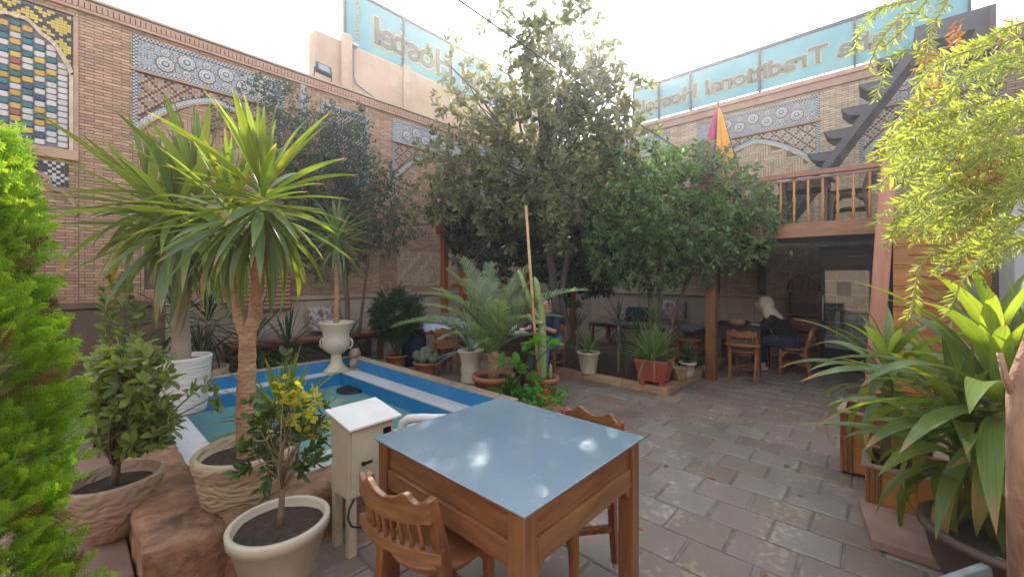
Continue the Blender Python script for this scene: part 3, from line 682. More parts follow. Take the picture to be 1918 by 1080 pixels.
def mirrored_text(sign, body, x_left, x_right, zb, cap, y, parent):
    a, V0 = text_mesh(body, cap, 0, .018, .01, SIGNG); lo, hi = V0[:,0].min(), V0[:,0].max(); capn = .70
    for nm, off, m_, yy, ext in (('letter', .018, SIGNG, y-.012, .006), ('letter_outline', .075, SIGNC, y-.004, .004)):
        me, V = text_mesh(body, cap, 0, off, ext, m_)
        X = x_right-(V[:,0]-lo)/(hi-lo)*(x_right-x_left); Z = zb+V[:,1]/capn*cap; Y = yy-V[:,2]
        me.vertices.foreach_set('co', np.stack([X, Y, Z], 1).astype(np.float32).ravel()); me.update()
        n_ = len(me.vertices); par = list(range(n_))
        def fd(a):
            while par[a] != a: par[a] = par[par[a]]; a = par[a]
            return a
        for e in me.edges:
            a, b = fd(e.vertices[0]), fd(e.vertices[1]); par[a] = b
        isl = {}
        for v_ in range(n_): isl.setdefault(fd(v_), []).append(v_)
        rng_ = sorted((min(X[v_] for v_ in vs), max(X[v_] for v_ in vs), k) for k, vs in isl.items())
        grp = []
        for lo_, hi_, k in rng_:
            if grp and lo_ < grp[-1][1]-.35*min(hi_-lo_, grp[-1][1]-grp[-1][0]): grp[-1][1] = max(hi_, grp[-1][1]); grp[-1][2].append(k)
            else: grp.append([lo_, hi_, [k]])
        of = {}
        for gi, g_ in enumerate(grp):
            for k in g_[2]: of[k] = gi
        parts = [MB() for _ in grp]; maps = [{} for _ in grp]
        for pl in me.polygons:
            gi = of[fd(pl.vertices[0])]; mb = parts[gi]; mp_ = maps[gi]; f = []
            for v_ in pl.vertices:
                if v_ not in mp_: mp_[v_] = len(mb.v); mb.v.append((X[v_], Y[v_], Z[v_]))
                f.append(mp_[v_])
            mb.f.append(tuple(f)); mb.mi.append(0); mb.smooth.append(False)
        for mb in parts: mb.build(nm, m_, parent)
def sign(root, a0, a1, z0, z1, mull, text, tx, rod=DKMET):
    n = 0
    ms = [a0]+mull+[a1]
    for p, q in zip(ms[:-1], ms[1:]):
        m = MB(); m.bx(p+.006, q-.006, -.006, .006, z0, z1); m.build('sign_panel', SIGNB, root)
    for p in ms: m = MB(); m.bx(p-.016, p+.016, -.05, .05, z0-.25, z1+.02); m.build('sign_post', rod, root)
    m = MB(); m.bx(a0-.02, a1+.02, -.045, .045, z1+.021, z1+.055); m.build('sign_rail', rod, root)
    mirrored_text(root, text, *tx, -.006, root)
S1 = thing('rooftop_sign', 'blue rooftop sign over the tan house, seen from behind with Hostel mirrored', 'sign', (0, 8.5, 0))
sign(S1, 3.98, 11.2, 6.5, 7.65, [5.4,6.85,8.3,9.75], 'Traditional Hostel', (4.66, 11.0, 6.78, .60))
m = MB()
for k in range(16):
    ph = k*2.4; cx, cz = 4.25+.17*math.sin(ph*1.3)*(k%4)/3, 7.15+.42*math.cos(ph*.9)
    m.tube([(cx+(.02+.055*t/10)*math.cos(t*.75+ph), -.012, cz+(.02+.055*t/10)*math.sin(t*.75+ph)) for t in range(11)], .008, 4, sm=False)
tag(m.build('arabesque_ornament', SIGNC, S1))
S2 = thing('rooftop_sign', 'long sky blue rooftop sign above the ochre wall, Taha Traditional Hostel mirrored', 'sign', (9.15, 0, 0), R(-90))
sign(S2, -4.42, .95, 5.14, 5.92, [-3.8,-3.1,-1.79,-.37], 'Taha Traditional Hostel', (-4.2, .32, 5.36, .30))
# sign() maps the mirrored text so that it reads right to left from the courtyard
m = MB()
for k in range(10): m.tube([(.62+.1*math.sin(k*2.1)+(.02+.004*t)*math.cos(t*.8+k), -.012, 5.6+.18*math.cos(k*1.7)+(.02+.004*t)*math.sin(t*.8+k)) for t in range(9)], .006, 4, sm=False)
m.build('arabesque_ornament', M_WHITE, S2)
FL = thing('floodlight', 'small black floodlight on the left wall coping in front of the tan house', 'floodlight', (3.05, 7.34, 5.0))
M_ = Matrix.Rotation(R(-28), 3, 'X')@Matrix.Rotation(R(8), 3, 'Y')
m = MB(); m.box((0,0,.17), (.27,.07,.22), M=M_); m.build('housing', BLACK, FL, .01)
m = MB(); m.box(Vector((0,0,.17))+M_@Vector((0,-.038,0)), (.19,.004,.15), M=M_); m.build('lamp_glass', plain('lamp_glass', (.25,.27,.32), .1), FL)
m = MB(); m.tube([(-.15,.03,-.005),(-.15,0,.17),(-.12,0,.17)], .01, 6); m.tube([(.15,.03,-.005),(.15,0,.17),(.12,0,.17)], .01, 6); m.build('bracket', BLACK, FL)
CB = MB(); p0, p1 = at_d(830,-20,2.6), at_d(1400,345,8.6)
CB.tube([p0.lerp(p1, t/14)-Vector((0,0,.12*math.sin(math.pi*t/14))) for t in range(15)], .0055, 6)
tag(CB.build('overhead_cable', DKMET), 'black cable strung across the courtyard through the tall tree', 'cable')
# ---------------------------------------------------------------- garden pool
PO = thing('garden_pool', 'rectangular garden pool with blue painted sides, pale ledge and brown stone rim', 'pool', (0,0,0))
def ring(x0, x1, y0, y1, w, z0, z1, name, m_, bev=0):
    for r in ((x0, x1, y0, y0+w), (x0, x1, y1-w, y1), (x0, x0+w, y0+w, y1-w), (x1-w, x1, y0+w, y1-w)):
        mb = MB(); mb.bx(r[0], r[1], r[2], r[3], z0, z1); mb.build(name, m_, PO, bev)
# outer wall (x .3-3.0, y 2.4-6.0)
LE = .74, 2.62, 3.08, 5.70     # water opening
for r in ((.52,2.849,5.89,5.90),(2.85,2.86,2.66,5.90)): mb = MB(); mb.bx(*r, .14, .285); mb.build('upper_blue_face', BLUE, PO)
for r in ((.521,2.4,2.661,LE[2],.20), (LE[0]+.001,2.849,LE[3],5.889,.14), (.521,LE[0],LE[2]+.001,5.889,.20), (LE[1],2.849,LE[2]-.3,LE[3]-.001,.14)):
    mb = MB(); mb.bx(r[0], r[1], r[2], r[3], .125, r[4]); mb.build('ledge', TERRAZ, PO)
ring(LE[0]-.02, LE[1]+.02, LE[2]-.02, LE[3]+.02, .019, -.08, .123, 'lower_blue_face', BLUE)
mb = MB(); mb.bx(2.862, 3.0, 2.66, 6.0, 0, .30); mb.bx(.52, 2.86, 5.901, 6.0, 0, .30); mb.build('outer_wall', RIMLT, PO, .008)
from mathutils import noise as mnoise
def rim_stone(x0, x1, y0, y1, z1=.30):
    mb = MB(); nx, ny, nz = max(4, int((x1-x0)/.045)), max(4, int((y1-y0)/.045)), 5
    c = Vector(((x0+x1)/2, (y0+y1)/2, 0)); idx = {}
    def vert(i, j, k):
        key = (i, j, k)
        if key not in idx:
            p = Vector((x0+(x1-x0)*i/nx, y0+(y1-y0)*j/ny, z1*k/nz))
            ex = min(i, nx-i)/nx*(x1-x0); ey = min(j, ny-j)/ny*(y1-y0); ez = (nz-k)/nz*z1
            r = .032
            if ez < r and (ex < r or ey < r): p.z -= (r-min(ex, ey))*.45
            p += Vector((mnoise.noise(p*9+Vector((5,0,0))), mnoise.noise(p*9), mnoise.noise(p*7+Vector((0,9,0)))*1.1))*.014+Vector((mnoise.noise(p*26), mnoise.noise(p*24+Vector((3,3,3))), mnoise.noise(p*25+Vector((9,0,9)))))*.005
            idx[key] = len(mb.v); mb.v.append(tuple(p))
        return idx[key]
    def q(a, b, c_, d): mb.f.append((vert(*a), vert(*b), vert(*c_), vert(*d))); mb.mi.append(0); mb.smooth.append(True)
    for i in range(nx):
        for j in range(ny): q((i,j,nz), (i+1,j,nz), (i+1,j+1,nz), (i,j+1,nz))
        for k in range(nz): q((i,0,k), (i+1,0,k), (i+1,0,k+1), (i,0,k+1)); q((i,ny,k+1), (i+1,ny,k+1), (i+1,ny,k), (i,ny,k))
    for j in range(ny):
        for k in range(nz): q((0,j,k+1), (0,j+1,k+1), (0,j+1,k), (0,j,k)); q((nx,j,k), (nx,j+1,k), (nx,j+1,k+1), (nx,j,k+1))
    return mb.build('rim_stone', RIMST, PO)
yy = [2.38,4.1,6.0]
for a, b in zip(yy[:-1], yy[1:]): rim_stone(.22, .52, a, b, .30+random.uniform(-.01,.01))
xx = [.52,1.75,3.0]
for a, b in zip(xx[:-1], xx[1:]): rim_stone(a, b, 2.38, 2.66, .30+random.uniform(-.012,.008))
w = MB(); w.add([(LE[0]-.02,LE[2]-.02,-.035),(LE[1]+.02,LE[2]-.02,-.035),(LE[1]+.02,LE[3]+.02,-.035),(LE[0]-.02,LE[3]+.02,-.035)], [(0,1,2,3)]); tag(w.build('water', WATER), kind='structure')
dr = MB(); dr.lathe([(.0,.028),(.19,.028),(.2,.024),(.2,0)], 20); tag(dr.build('pump_cover', BLACK, loc=at_z(660,730,-.03)), 'dark round inlet cover at the water level below the white urn', 'pump cover')
# stone steps at left
ST = thing('stone_step', 'pinkish stone step under the carved bowl planter at the lower left', 'step', (0,0,0))
for (x0,x1,y0,y1) in ((-.12,.21,1.7,2.62),(-.12,.21,2.626,3.6),(-.36,-.126,1.7,2.9),(-.36,-.126,2.906,3.8),(-.12,.21,3.606,4.8)):
    mb = MB(); mb.bx(x0, x1, y0, y1, .0, .09+random.uniform(-.003,.003)); mb.build('step_slab', PINKST, ST, .008)
DG = MB(); DG.bx(-1.6, -.365, 1.6, 4.6, 0, .02); tag(DG.build('path', mat('dark_path', (.09,.075,.07), rough=.8)), kind='structure')
# planting bed with kerb
KB = thing('planting_bed', 'planting bed edged with tan stone kerb under the citrus tree', 'planting bed', (0,0,0))
mb = MB(); mb.bx(5.18, 8.0, 2.12, 6.6, -.01, .06); mb.build('bed_soil', SOIL, KB)
KS = mat('kerb_stone', (.40,.25,.15), (.30,.18,.11), scale=7, rough=.85, bump=.4, objr=.2, dirt=.4)
y = 2.0
while y < 6.4:
    mb = MB(); mb.bx(5.06, 5.18, y+.003, min(y+.62, 6.4)-.003, 0, .10); mb.build('kerb_block', KS, KB, .008); y += .62
x = 5.183
while x < 7.9:
    mb = MB(); mb.bx(x+.003, x+.6, 2.0, 2.118, 0, .10); mb.build('kerb_block', KS, KB, .008); x += .606

# ================================================================ OBJECTS
# ---- dining table in front
def make_table(name, label, loc, rz, sx, sy, h=.75, top=TOP, wz=W_Z, wx=W_X, wy=W_Y, leg=.072, glass=True, group=None):
    t = thing(name, label, 'table', loc, rz, group); a, b = sx/2, sy/2
    m = MB(); m.bx(-a+.012, a-.012, -b+.012, b-.012, h-.022, h-.006); m.build('tabletop', wx, t, .003)
    m = MB(); m.bx(-a, a, -b, b, h-.0055, h); m.build('glass_top' if glass else 'top_sheet', top, t, .0015)
    i = .018
    for px, py in ((-1,-1),(1,-1),(1,1),(-1,1)):
        m = MB(); cx, cy = px*(a-i-leg/2), py*(b-i-leg/2); m.bx(cx-leg/2, cx+leg/2, cy-leg/2, cy+leg/2, 0, h-.0225); m.build('leg', wz, t, .005)
    for s in (-1, 1):
        m = MB(); m.bx(-a+i+leg+.001, a-i-leg-.001, s*(b-i-.028)-.010, s*(b-i-.028)+.010, h-.125, h-.0225); m.build('apron', wx, t, .002)
        m = MB(); m.bx(-a+i+leg+.001, a-i-leg-.001, s*(b-i-.022)-.018, s*(b-i-.022)+.018, h-.215, h-.126); m.build('rail', wx, t, .008)
        m = MB(); m.bx(s*(a-i-.028)-.010, s*(a-i-.028)+.010, -b+i+leg+.001, b-i-leg-.001, h-.125, h-.0225); m.build('apron', wy, t, .002)
        m = MB(); m.bx(s*(a-i-.022)-.018, s*(a-i-.022)+.018, -b+i+leg+.001, b-i-leg-.001, h-.215, h-.126); m.build('rail', wy, t, .008)
        for q in (-1, 1):      # small corner brackets under the rails
            cx, cy = q*(a-i-leg), s*(b-i-.022)
            m = MB(); m.add([(cx,cy-.012,h-.216),(cx-q*.05,cy-.012,h-.216),(cx,cy-.012,h-.275),(cx,cy+.012,h-.216),(cx-q*.05,cy+.012,h-.216),(cx,cy+.012,h-.275)], [(0,1,2),(5,4,3),(0,3,4,1),(1,4,5,2),(2,5,3,0)]); m.build('bracket', wz, t)
    return t
make_table('dining_table', 'square wooden table with worn blue grey glass top in the foreground', (1.392, 1.295, 0), 0, .865, .935)
# ---- chair, facing local +x
def make_chair(label, loc, rz, group, mats=(W_Z, W_Y, W_SEAT)):
    wz, wy, ws = mats
    t = thing('chair', label, 'chair', loc, rz, group)
    for s in (-1, 1):
        m = MB(); m.tube([(-.235,s*.165,0),(-.205,s*.168,.2),(-.175,s*.175,.4),(-.18,s*.183,.47),(-.215,s*.19,.6),(-.24,s*.185,.70),(-.25,s*.175,.765)], [.018,.019,.021,.022,.022,.02,.018], 4, sq=True, up=(0,1,0)); m.build('rear_post', wz, t, .004)
        m = MB(); m.tube([(.155,s*.15,0),(.15,s*.145,.2),(.145,s*.14,.425)], [.017,.019,.021], 4, sq=True, up=(0,1,0)); m.build('leg', wz, t, .003)
    n = 28; prof = []
    for k in range(n+1):
        u = -1+2*k/n; a = abs(u)
        zt = np.interp(a, [0,.25,.45,.55,.62,.72,.82,.9,1], [.752,.762,.786,.792,.772,.758,.760,.776,.770])
        zb = .688-.014*math.cos(u*math.pi/2); prof.append((u, zt, zb))
    m = MB(); vs = []; fs = []
    for u, zt, zb in prof:
        yv = u*.2; xb = -.262-.045*(1-u*u)
        for (dx, z) in ((.012, zb), (.012, zt), (-.012, zt), (-.012, zb)): vs.append((xb+dx+.018*(z-.65)*-1.5, yv, z))
    for k in range(n):
        for q in range(4): fs.append((k*4+q, k*4+(q+1)%4, (k+1)*4+(q+1)%4, (k+1)*4+q))
    fs += [(3,2,1,0), tuple(n*4+q for q in range(4))]; m.add(vs, fs); m.build('crest_rail', wy, t, .003)
    m = MB(); m.tube([(-.232-.05*(1-u*u), u*.225, .56) for u in [-1+k/8 for k in range(17)]], [.021]*17, 4, sq=True, up=(0,0,1)); m.build('back_rail', wy, t, .003)
    for k in range(8):
        u = -.74+k*1.48/7; m = MB(); x0, x1 = -.232-.05*(1-u*u), -.262-.045*(1-u*u)
        m.tube([(x0,u*.2,.57),(x0*.8+x1*.2,u*.2,.60),(x0*.4+x1*.6,u*.2,.64),(x1,u*.2,.69)], [.007,.0105,.007,.008], 6); m.build('spindle', wz, t)
    m = MB(); m.lathe([(0,.427),(.19,.427),(.212,.433),(.217,.444),(.212,.455),(.19,.46),(0,.458)], 36, (-.01,0,0)); m.build('seat', ws, t)
    m = MB(); m.lathe([(.0,.385),(.165,.385),(.17,.426),(0,.4265)], 24, (-.01,0,0), sm=False); m.build('seat_frame', wy, t)
    m = MB()
    for (x, y) in ((.15,.145),(.15,-.145),(-.2,.168),(-.2,-.168)):
        a = math.atan2(y, x); L = math.hypot(x, y)
        m.box((x*.5, y*.5, .2), (L-.02, .03, .035), a)
    m.build('cross_stretcher', wy, t, .004)
    m = MB(); m.slab([(.09,0),(.05,.05),(0,.085),(-.05,.05),(-.09,0),(-.05,-.05),(0,-.085),(.05,-.05)], .2186, .232); m.build('stretcher_plate', ws, t, .003)
    for s in (-1, 1):
        m = MB(); m.prism([(.13,.384),(.05,.384),(.13,.30)], s*.14-.01, s*.14+.01); m.build('bracket', wz, t); m = MB(); m.prism([(-.175,.384),(-.09,.384),(-.18,.30)], s*.165-.01, s*.165+.01); m.build('bracket', wz, t)
    return t
ch = make_chair('wooden chair with spindle back tucked under the near left of the blue topped table', (1.06, 1.37, 0), R(9), 'chairs round the foreground table')
ch.scale = (.96,.96,.95)
copy_tree(ch, None, (1.72, 1.20, 0), R(181), 'wooden chair on the far side of the blue topped table, only its crest showing above', None)
# ---- electric cabinet
EC = thing('electric_cabinet', 'cream metal electric cabinet on legs beside the pool', 'cabinet', (1.0, 2.09, 0), R(3))
W, D, Z0, Z1 = .275, .19, .31, .70
m = MB(); m.bx(0, W, 0, D, Z0, Z1); m.build('housing', CREAMM, EC, .004)
m = MB(); m.bx(.012, W-.012, -.012, -.001, Z0+.012, Z1-.025); m.build('door', CREAMM, EC, .003)
m = MB(); m.bx(W-.075, W-.025, -.0155, -.0125, Z1-.105, Z1-.055); m.build('window', BLACK, EC)
m = MB(); m.lathe([(0,0),(.011,0),(.011,.014),(0,.014)], 14); m.build('lock', BLACK, EC, loc=(.075,-.0125,.49), rot=(R(90),0,0))
m = MB(); m.box((.095,-.032,.494), (.05,.012,.012)); m.build('handle', BLACK, EC, .003)
m = MB(); m.add([(-.022,-.05,Z1+.004),(W+.022,-.05,Z1+.004),(W+.022,D+.03,Z1+.055),(-.022,D+.03,Z1+.055),(-.022,-.05,Z1-.006),(W+.022,-.05,Z1-.006),(W+.022,D+.03,Z1+.045),(-.022,D+.03,Z1+.045)], [(0,1,2,3),(7,6,5,4),(0,4,5,1),(1,5,6,2),(2,6,7,3),(3,7,4,0)]); m.build('roof', CREAMT, EC)
for (x, y) in ((.025,.02),(W-.025,.02),(.025,D-.02),(W-.025,D-.02)):
    m = MB(); m.bx(x-.022, x+.022, y-.018, y+.018, 0, Z0-.001); m.build('leg', CREAMM, EC, .002)
m = MB(); m.tube([(.03,.0,.31),(.0,-.005,.27),(-.012,-.012,.23),(.0,-.03,.19),(.05,-.04,.165),(.14,-.035,.155),(.3,.02,.155),(.5,.12,.17)], .005, 8); m.build('power_cable', BLACK, EC)
# ---- cream pipe by the pool
m = MB(); pb = at_d(752,800,2.9); pe = at_d(900,800,2.62)
px = at_d(752,775,2.9)
m.tube([(px.x,px.y,.0),(px.x,px.y,.40),(px.x+.008,px.y-.01,.46),(px.x+.035,px.y-.035,.485),(px.x+.1,px.y-.09,.487),(px.x+.42,px.y-.36,.46)], .032, 14); tag(m.build('pipe', CREAMT), 'bent cream pipe rising at the pool edge behind the table', 'pipe')

# ---------------------------------------------------------------- pots and plants
def pot(name, label, loc, prof, m_, soil_z, soil_r, n=40, wob=None, group=None, cat='plant pot', rz=0):
    t = thing(name, label, cat, loc, rz, group)
    m = MB(); m.lathe(prof, n, wob=wob); m.build('pot_body', m_, t)
    m = MB(); mp_ = [(0,soil_z+.008)]; m.add([(0,0,soil_z+.008)]+[(soil_r*math.cos(2*math.pi*k/20), soil_r*math.sin(2*math.pi*k/20), soil_z+random.uniform(-.006,.006)) for k in range(20)], [(0,1+k,1+(k+1)%20) for k in range(20)], True); m.build('soil', SOIL, t)
    return t
def pot_prof(rt, rb, h, lip=.02, th=.018, rimh=.03):
    return [(0,.0),(rb,0),(rb+.004,.01),(rt-lip,h-rimh),(rt,h-rimh+.004),(rt+.002,h-.006),(rt-.004,h),(rt-th,h),(rt-th-.004,h-.01),(rt-th-.012,h-.06),(0,h-.065)]
def blade_mesh(L, W, e0, e1, m_, segs=8, pw=1.3, base=.35, fold=.22, peak=.4, twist=0, tipz=0):
    mb = MB(); vs = []; x = z = 0; ds = L/segs
    for i in range(segs+1):
        t = i/segs
        wd = W*(base+(1-base)*min(1, t/peak))*(1 if t < peak else max(0, 1-((t-peak)/(1-peak))**1.7))
        wd = max(wd, .0008)
        tw = twist*t; y1, z1 = wd/2*math.cos(tw), wd/2*math.sin(tw)
        el = e0+(e1-e0)*t**pw; f = fold*wd
        nx, nz = -math.sin(el), math.cos(el)
        vs += [(x+nx*(f+z1), y1, z+nz*(f+z1)), (x, 0, z), (x+nx*(f-z1), -y1, z+nz*(f-z1))]
        if i < segs: x += ds*math.cos(el); z += ds*math.sin(el)
    fs = []
    for i in range(segs): fs += [(i*3, i*3+1, i*3+4, i*3+3), (i*3+1, i*3+2, i*3+5, i*3+4)]
    mb.add(vs, fs, True); return mb.mesh('leaf', m_)
VC = {}
def variants(key, L, W, m_, lo, hi, droop, k=9, hold=.85, **kw):
    if key not in VC: VC[key] = [blade_mesh(L, W, lo+(hi-lo)*i/(k-1), lo+(hi-lo)*i/(k-1)-droop*(1-hold*i/(k-1))*random.uniform(.5,1.4), m_, twist=random.uniform(-.5,.5), **kw) for i in range(k)]
    return VC[key]
def head(root, c, n, vs, s0=.7, s1=1.1, r=.03, hgt=.12, pwr=1.0, tilt=.12, name='leaf', only=None):
    k = len(vs); made = []
    for i in range(n):
        t = (i+.5)/n; idx = min(k-1, max(0, int((t**pwr)*k+random.uniform(-.6,.6))))
        az = i*2.39996+random.uniform(-.25,.25)
        if only and not only(az % (2*math.pi), t): continue
        s = random.uniform(s0, s1)*(1 if t < .8 else .85)
        o = link(name, vs[idx], None, root, (c[0]+r*math.cos(az)*(1-t*.7), c[1]+r*math.sin(az)*(1-t*.7), c[2]+hgt*(t-.5)), (random.uniform(-tilt,tilt), random.uniform(-tilt,tilt), az), s)
        made.append(o)
    return made
# front left: white pot with little lemon tree
def small_tree_leaves(root, tips, per, size, m_, T, tw=.06, name='foliage', up=.3, spread=.9, droop=0):
    C = np.array([t[0] for t in tips]); A = np.array([t[1] for t in tips], float)+np.array([0,0,droop])
    P, D = cluster_leaves(C, A, per, tw, spread); S = size*(.6+.6*rng.random(len(P)))
    return link(name, scatter(name, T[0], T[1], P, frames(D, upb=up), S, m_), None, root)
p = at_z(524, 975, .36)
t = pot('lemon_tree_pot', 'smooth white flared pot at the front left', (p.x, p.y, 0), pot_prof(.213, .115, .37, .012, .02, .05), WHITE_POT, .33, .19)
LT = thing('lemon_tree', 'young citrus sapling with yellow tip leaves in the smooth white pot', 'plant', (p.x, p.y, .33))
m = MB(); m.tube([(0,0,-.02),(.01,0,.15),(.0,.01,.28),(.02,.0,.42)], [.016,.013,.011,.009], 8)
tips = []; ytips = []
def tp(u, v, d): q = at_d(u, v, d); return (q.x-p.x, q.y-p.y, q.z-.33)
for (u,v,yl) in ((545,690,0),(560,735,1),(590,760,1),(575,790,1),(600,810,1),(520,740,1),(500,790,1),(480,800,1),(470,840,0),(490,830,0),(510,850,0),(530,810,1),(555,820,0),(580,840,0),(595,860,0),(470,880,0),(500,890,0),(585,740,1),(540,770,1),(520,870,0),(565,870,0),(590,800,1),(505,770,0),(475,775,0),(530,715,1),(608,780,0)):
    q = tp(u+random.uniform(-6,6), v, 1.9+random.uniform(-.09,.09)); b0 = (0.01,0,random.uniform(.15,.42))
    limb(m, b0, q, .0045, .0015, .12, 4, 5); dv = Vector(q)-Vector(b0); dv.normalize()
    for k in range(3):
        w_ = Vector(b0).lerp(Vector(q), .65+.17*k)+Vector((random.uniform(-1,1),random.uniform(-1,1),random.uniform(-1,1)))*.018
        (ytips if yl and k > 0 else tips).append((tuple(w_), tuple(dv)))
m.build('trunk', mat('grey_bark', (.28,.21,.15), (.17,.12,.08), scale=20, rough=.9, bump=.5), LT)
small_tree_leaves(LT, tips, 10, .056, LEMON, LEAF, .06); small_tree_leaves(LT, ytips, 9, .048, YELL, LEAF, .04, 'young_foliage')
# big carved pot + front yucca
p = at_z(464, 834, .55); yp = p
t = pot('yucca_pot', 'big carved cream pot on the near corner of the pool ledge', (p.x, p.y, .201), [(0,0),(.15,0),(.175,.03),(.215,.10),(.235,.2),(.24,.27),(.256,.29),(.258,.33),(.246,.345),(.232,.345),(.226,.32),(.215,.28),(0,.27)], CARVED, .29, .222)
def yucca(label, base, trunk, heads, vs, n, bark=YBARK, r=.05, s0=.75, s1=1.1, pwr=.9, hh=.2):
    t = thing('yucca', label, 'plant', base)
    m = MB()
    def ring_r(k, rr): return rr*(1+.06*math.sin(k*2.3))
    for tr in trunk:
        pts = tr[0]; a = [Vector(q) for q in pts]; dense = []; rs = []
        for i in range(len(a)-1):
            for k in range(6): dense.append(a[i].lerp(a[i+1], k/6)); rs.append(ring_r(len(rs), tr[1]+(tr[2]-tr[1])*(i+k/6)/(len(a)-1)))
        dense.append(a[-1]); rs.append(tr[2]); m.tube(dense, rs, 12)
    m.build('trunk', bark, t)
    for h in heads: head(t, h, n, vs, s0*(h[3] if len(h) > 3 else 1), s1*(h[3] if len(h) > 3 else 1), .035, hh, pwr)
    return t
YV = variants('yuc', .52, .052, YUC, R(-66), R(84), R(48), 14, pw=2.0)
b = Vector((p.x, p.y, .48))
def loc_(u, v, d, b): q = at_d(u, v, d); return (q.x-b.x, q.y-b.y, q.z-b.z)
fy_ = yucca('tall front yucca with thick tan trunk in the big carved cream pot', b,
      [([(0,0,-.02),(-.01,.01,.25),(.0,.01,.5),(.0,.0,.70)], .052, .042), ([(.0,.0,.66),(-.03,.03,.78),loc_(432,430,2.25,b)], .036, .03), ([(.0,.0,.68),(.03,-.02,.8),loc_(492,405,2.1,b)], .038, .032)],
      [loc_(492,370,2.1,b)+(.98,), loc_(432,405,2.3,b)+(.85,)], YV, 58)
YVD = variants('yucd', .5, .056, YUC_P, R(-78), R(5), R(45), 7, pw=1.3)
head(fy_, loc_(490,400,2.1,b), 26, YVD, .7, 1.05, .04, .12, 1); head(fy_, loc_(432,430,2.3,b), 22, YVD, .7, 1.0, .04, .1, 1)
# rear white ribbed pot + yucca with two heads
p = at_z(333, 742, .14); p = Vector((.73, 5.0, .20))
t = pot('yucca_pot', 'white ribbed cylinder pot on the far left corner of the pool ledge', (p.x, p.y, .201), [(0,0),(.19,0),(.2,.02),(.225,.25),(.24,.50),(.246,.52),(.24,.535),(.222,.535),(.215,.5),(.2,.47),(0,.47)], RIBBED, .485, .215)
b = Vector((p.x, p.y, .62)); d_ = p.dot(FW)
YV2 = variants('yuc2', .88, .08, YUC, R(-68), R(84), R(48), 14, pw=2.0)
YV3 = variants('yuc3', .88, .08, YUC_P, R(-75), R(20), R(60), 8, pw=1.3)
yy_ = yucca('broad rear yucca with a smooth swollen trunk in the white ribbed pot', b,
      [([(0,0,-.02),(.0,.0,.3),(.0,.0,.75)], .085, .06), ([(0,0,.7),loc_(290,430,d_,b)], .05, .04), ([(0,0,.7),loc_(375,430,d_-.2,b)], .05, .04)],
      [loc_(283,385,d_+.1,b)+(1.05,), loc_(372,375,d_-.2,b)+(1.05,), loc_(330,400,d_-.35,b)+(.9,)], YV2, 52, bark=mat('smooth_bark', (.40,.31,.25), (.30,.22,.17), rough=.85, bump=.6, bscale=20))
head(yy_, loc_(330,445,d_-.3,b), 34, YV3, .8, 1.05, .05, .15, 1)
# rosette behind front yucca
b = Vector((.98, 3.0, .14)); pot('yucca_pot', 'small dark plastic pot hidden beside the carved cream pot', (b.x, b.y, .14), pot_prof(.12,.09,.32), BLACK, .29, .1)
t = thing('yucca', 'stemless young yucca with upright blades between trunk and pool water', 'plant', (b.x, b.y, .46))
head(t, (0,0,.06), 46, variants('ros', .5, .042, YUC, R(-15), R(86), R(28), 9, pw=2), .7, 1.15, .02, .05, .75)
# left bowl and bush
p = at_z(214, 884, .43)
t = pot('bowl_planter', 'wide carved bowl planter on the pink stone step', (p.x, p.y, .09), [(0,0),(.10,0),(.12,.015),(.19,.10),(.228,.22),(.24,.30),(.246,.325),(.24,.34),(.222,.34),(.214,.31),(.2,.27),(0,.26)], CARVED2, .28, .205)
t.scale = (.87,.87,.95)
BU = thing('pittosporum_bush', 'leafy green bush with whorled leaves in the carved bowl planter', 'plant', (p.x, p.y, .37)); b = Vector((p.x,p.y,.37))
m = MB(); m.tube([(0,0,-.02),(.01,0,.1),(0,0,.16)], [.02,.017,.015], 8); tips = []
for k in range(190):
    u = random.uniform(160,325); v = random.uniform(655,850)
    if ((u-235)/95)**2+((v-750)/108)**2 > 1: continue
    q = at_d(u, v, p.dot(FW)+random.uniform(-.2,.2)); q = (q.x-b.x, q.y-b.y, q.z-b.z)
    if k % 2: limb(m, (0,0,random.uniform(.08,.16)), q, .006, .0025, .1, 4, 5)
    tips.append((q, (q[0]*2+random.uniform(-.4,.4), q[1]*2+random.uniform(-.4,.4), .5)))
for (u,v) in ((395,745),(380,720),(350,735),(300,700),(400,765)):
    q = at_d(u, v, p.dot(FW)-.1); q = (q.x-b.x, q.y-b.y, q.z-b.z); limb(m, (0,0,.14), q, .006, .0025, .1, 4, 5); tips.append((q, (1,-.6,.4)))
m.build('stem', BARK, BU); small_tree_leaves(BU, tips, 11, .07, BUSHM, LEAF_O, .025, up=.45, spread=1.3)
# thin shrub behind bush
SH = thing('shrub', 'thin light green shrub sprouting behind the bush by the brown wall panels', 'plant', (.15, 4.9, .0)); b = Vector((.15,4.9,0))
m = MB(); tips = []
for k in range(26):
    u = random.uniform(195,262); v = random.uniform(540,660); q = at_d(u, v, b.dot(FW)+random.uniform(-.2,.2)); q = (q.x-b.x, q.y-b.y, q.z-b.z); limb(m, (0,0,.0), q, .007, .002, .06, 5, 5); tips.append((q, (0,0,1)))
m.build('stem', BARK, SH); small_tree_leaves(SH, tips, 14, .075, BUSHM, LEAF_O, .12, up=.4, spread=1.0)
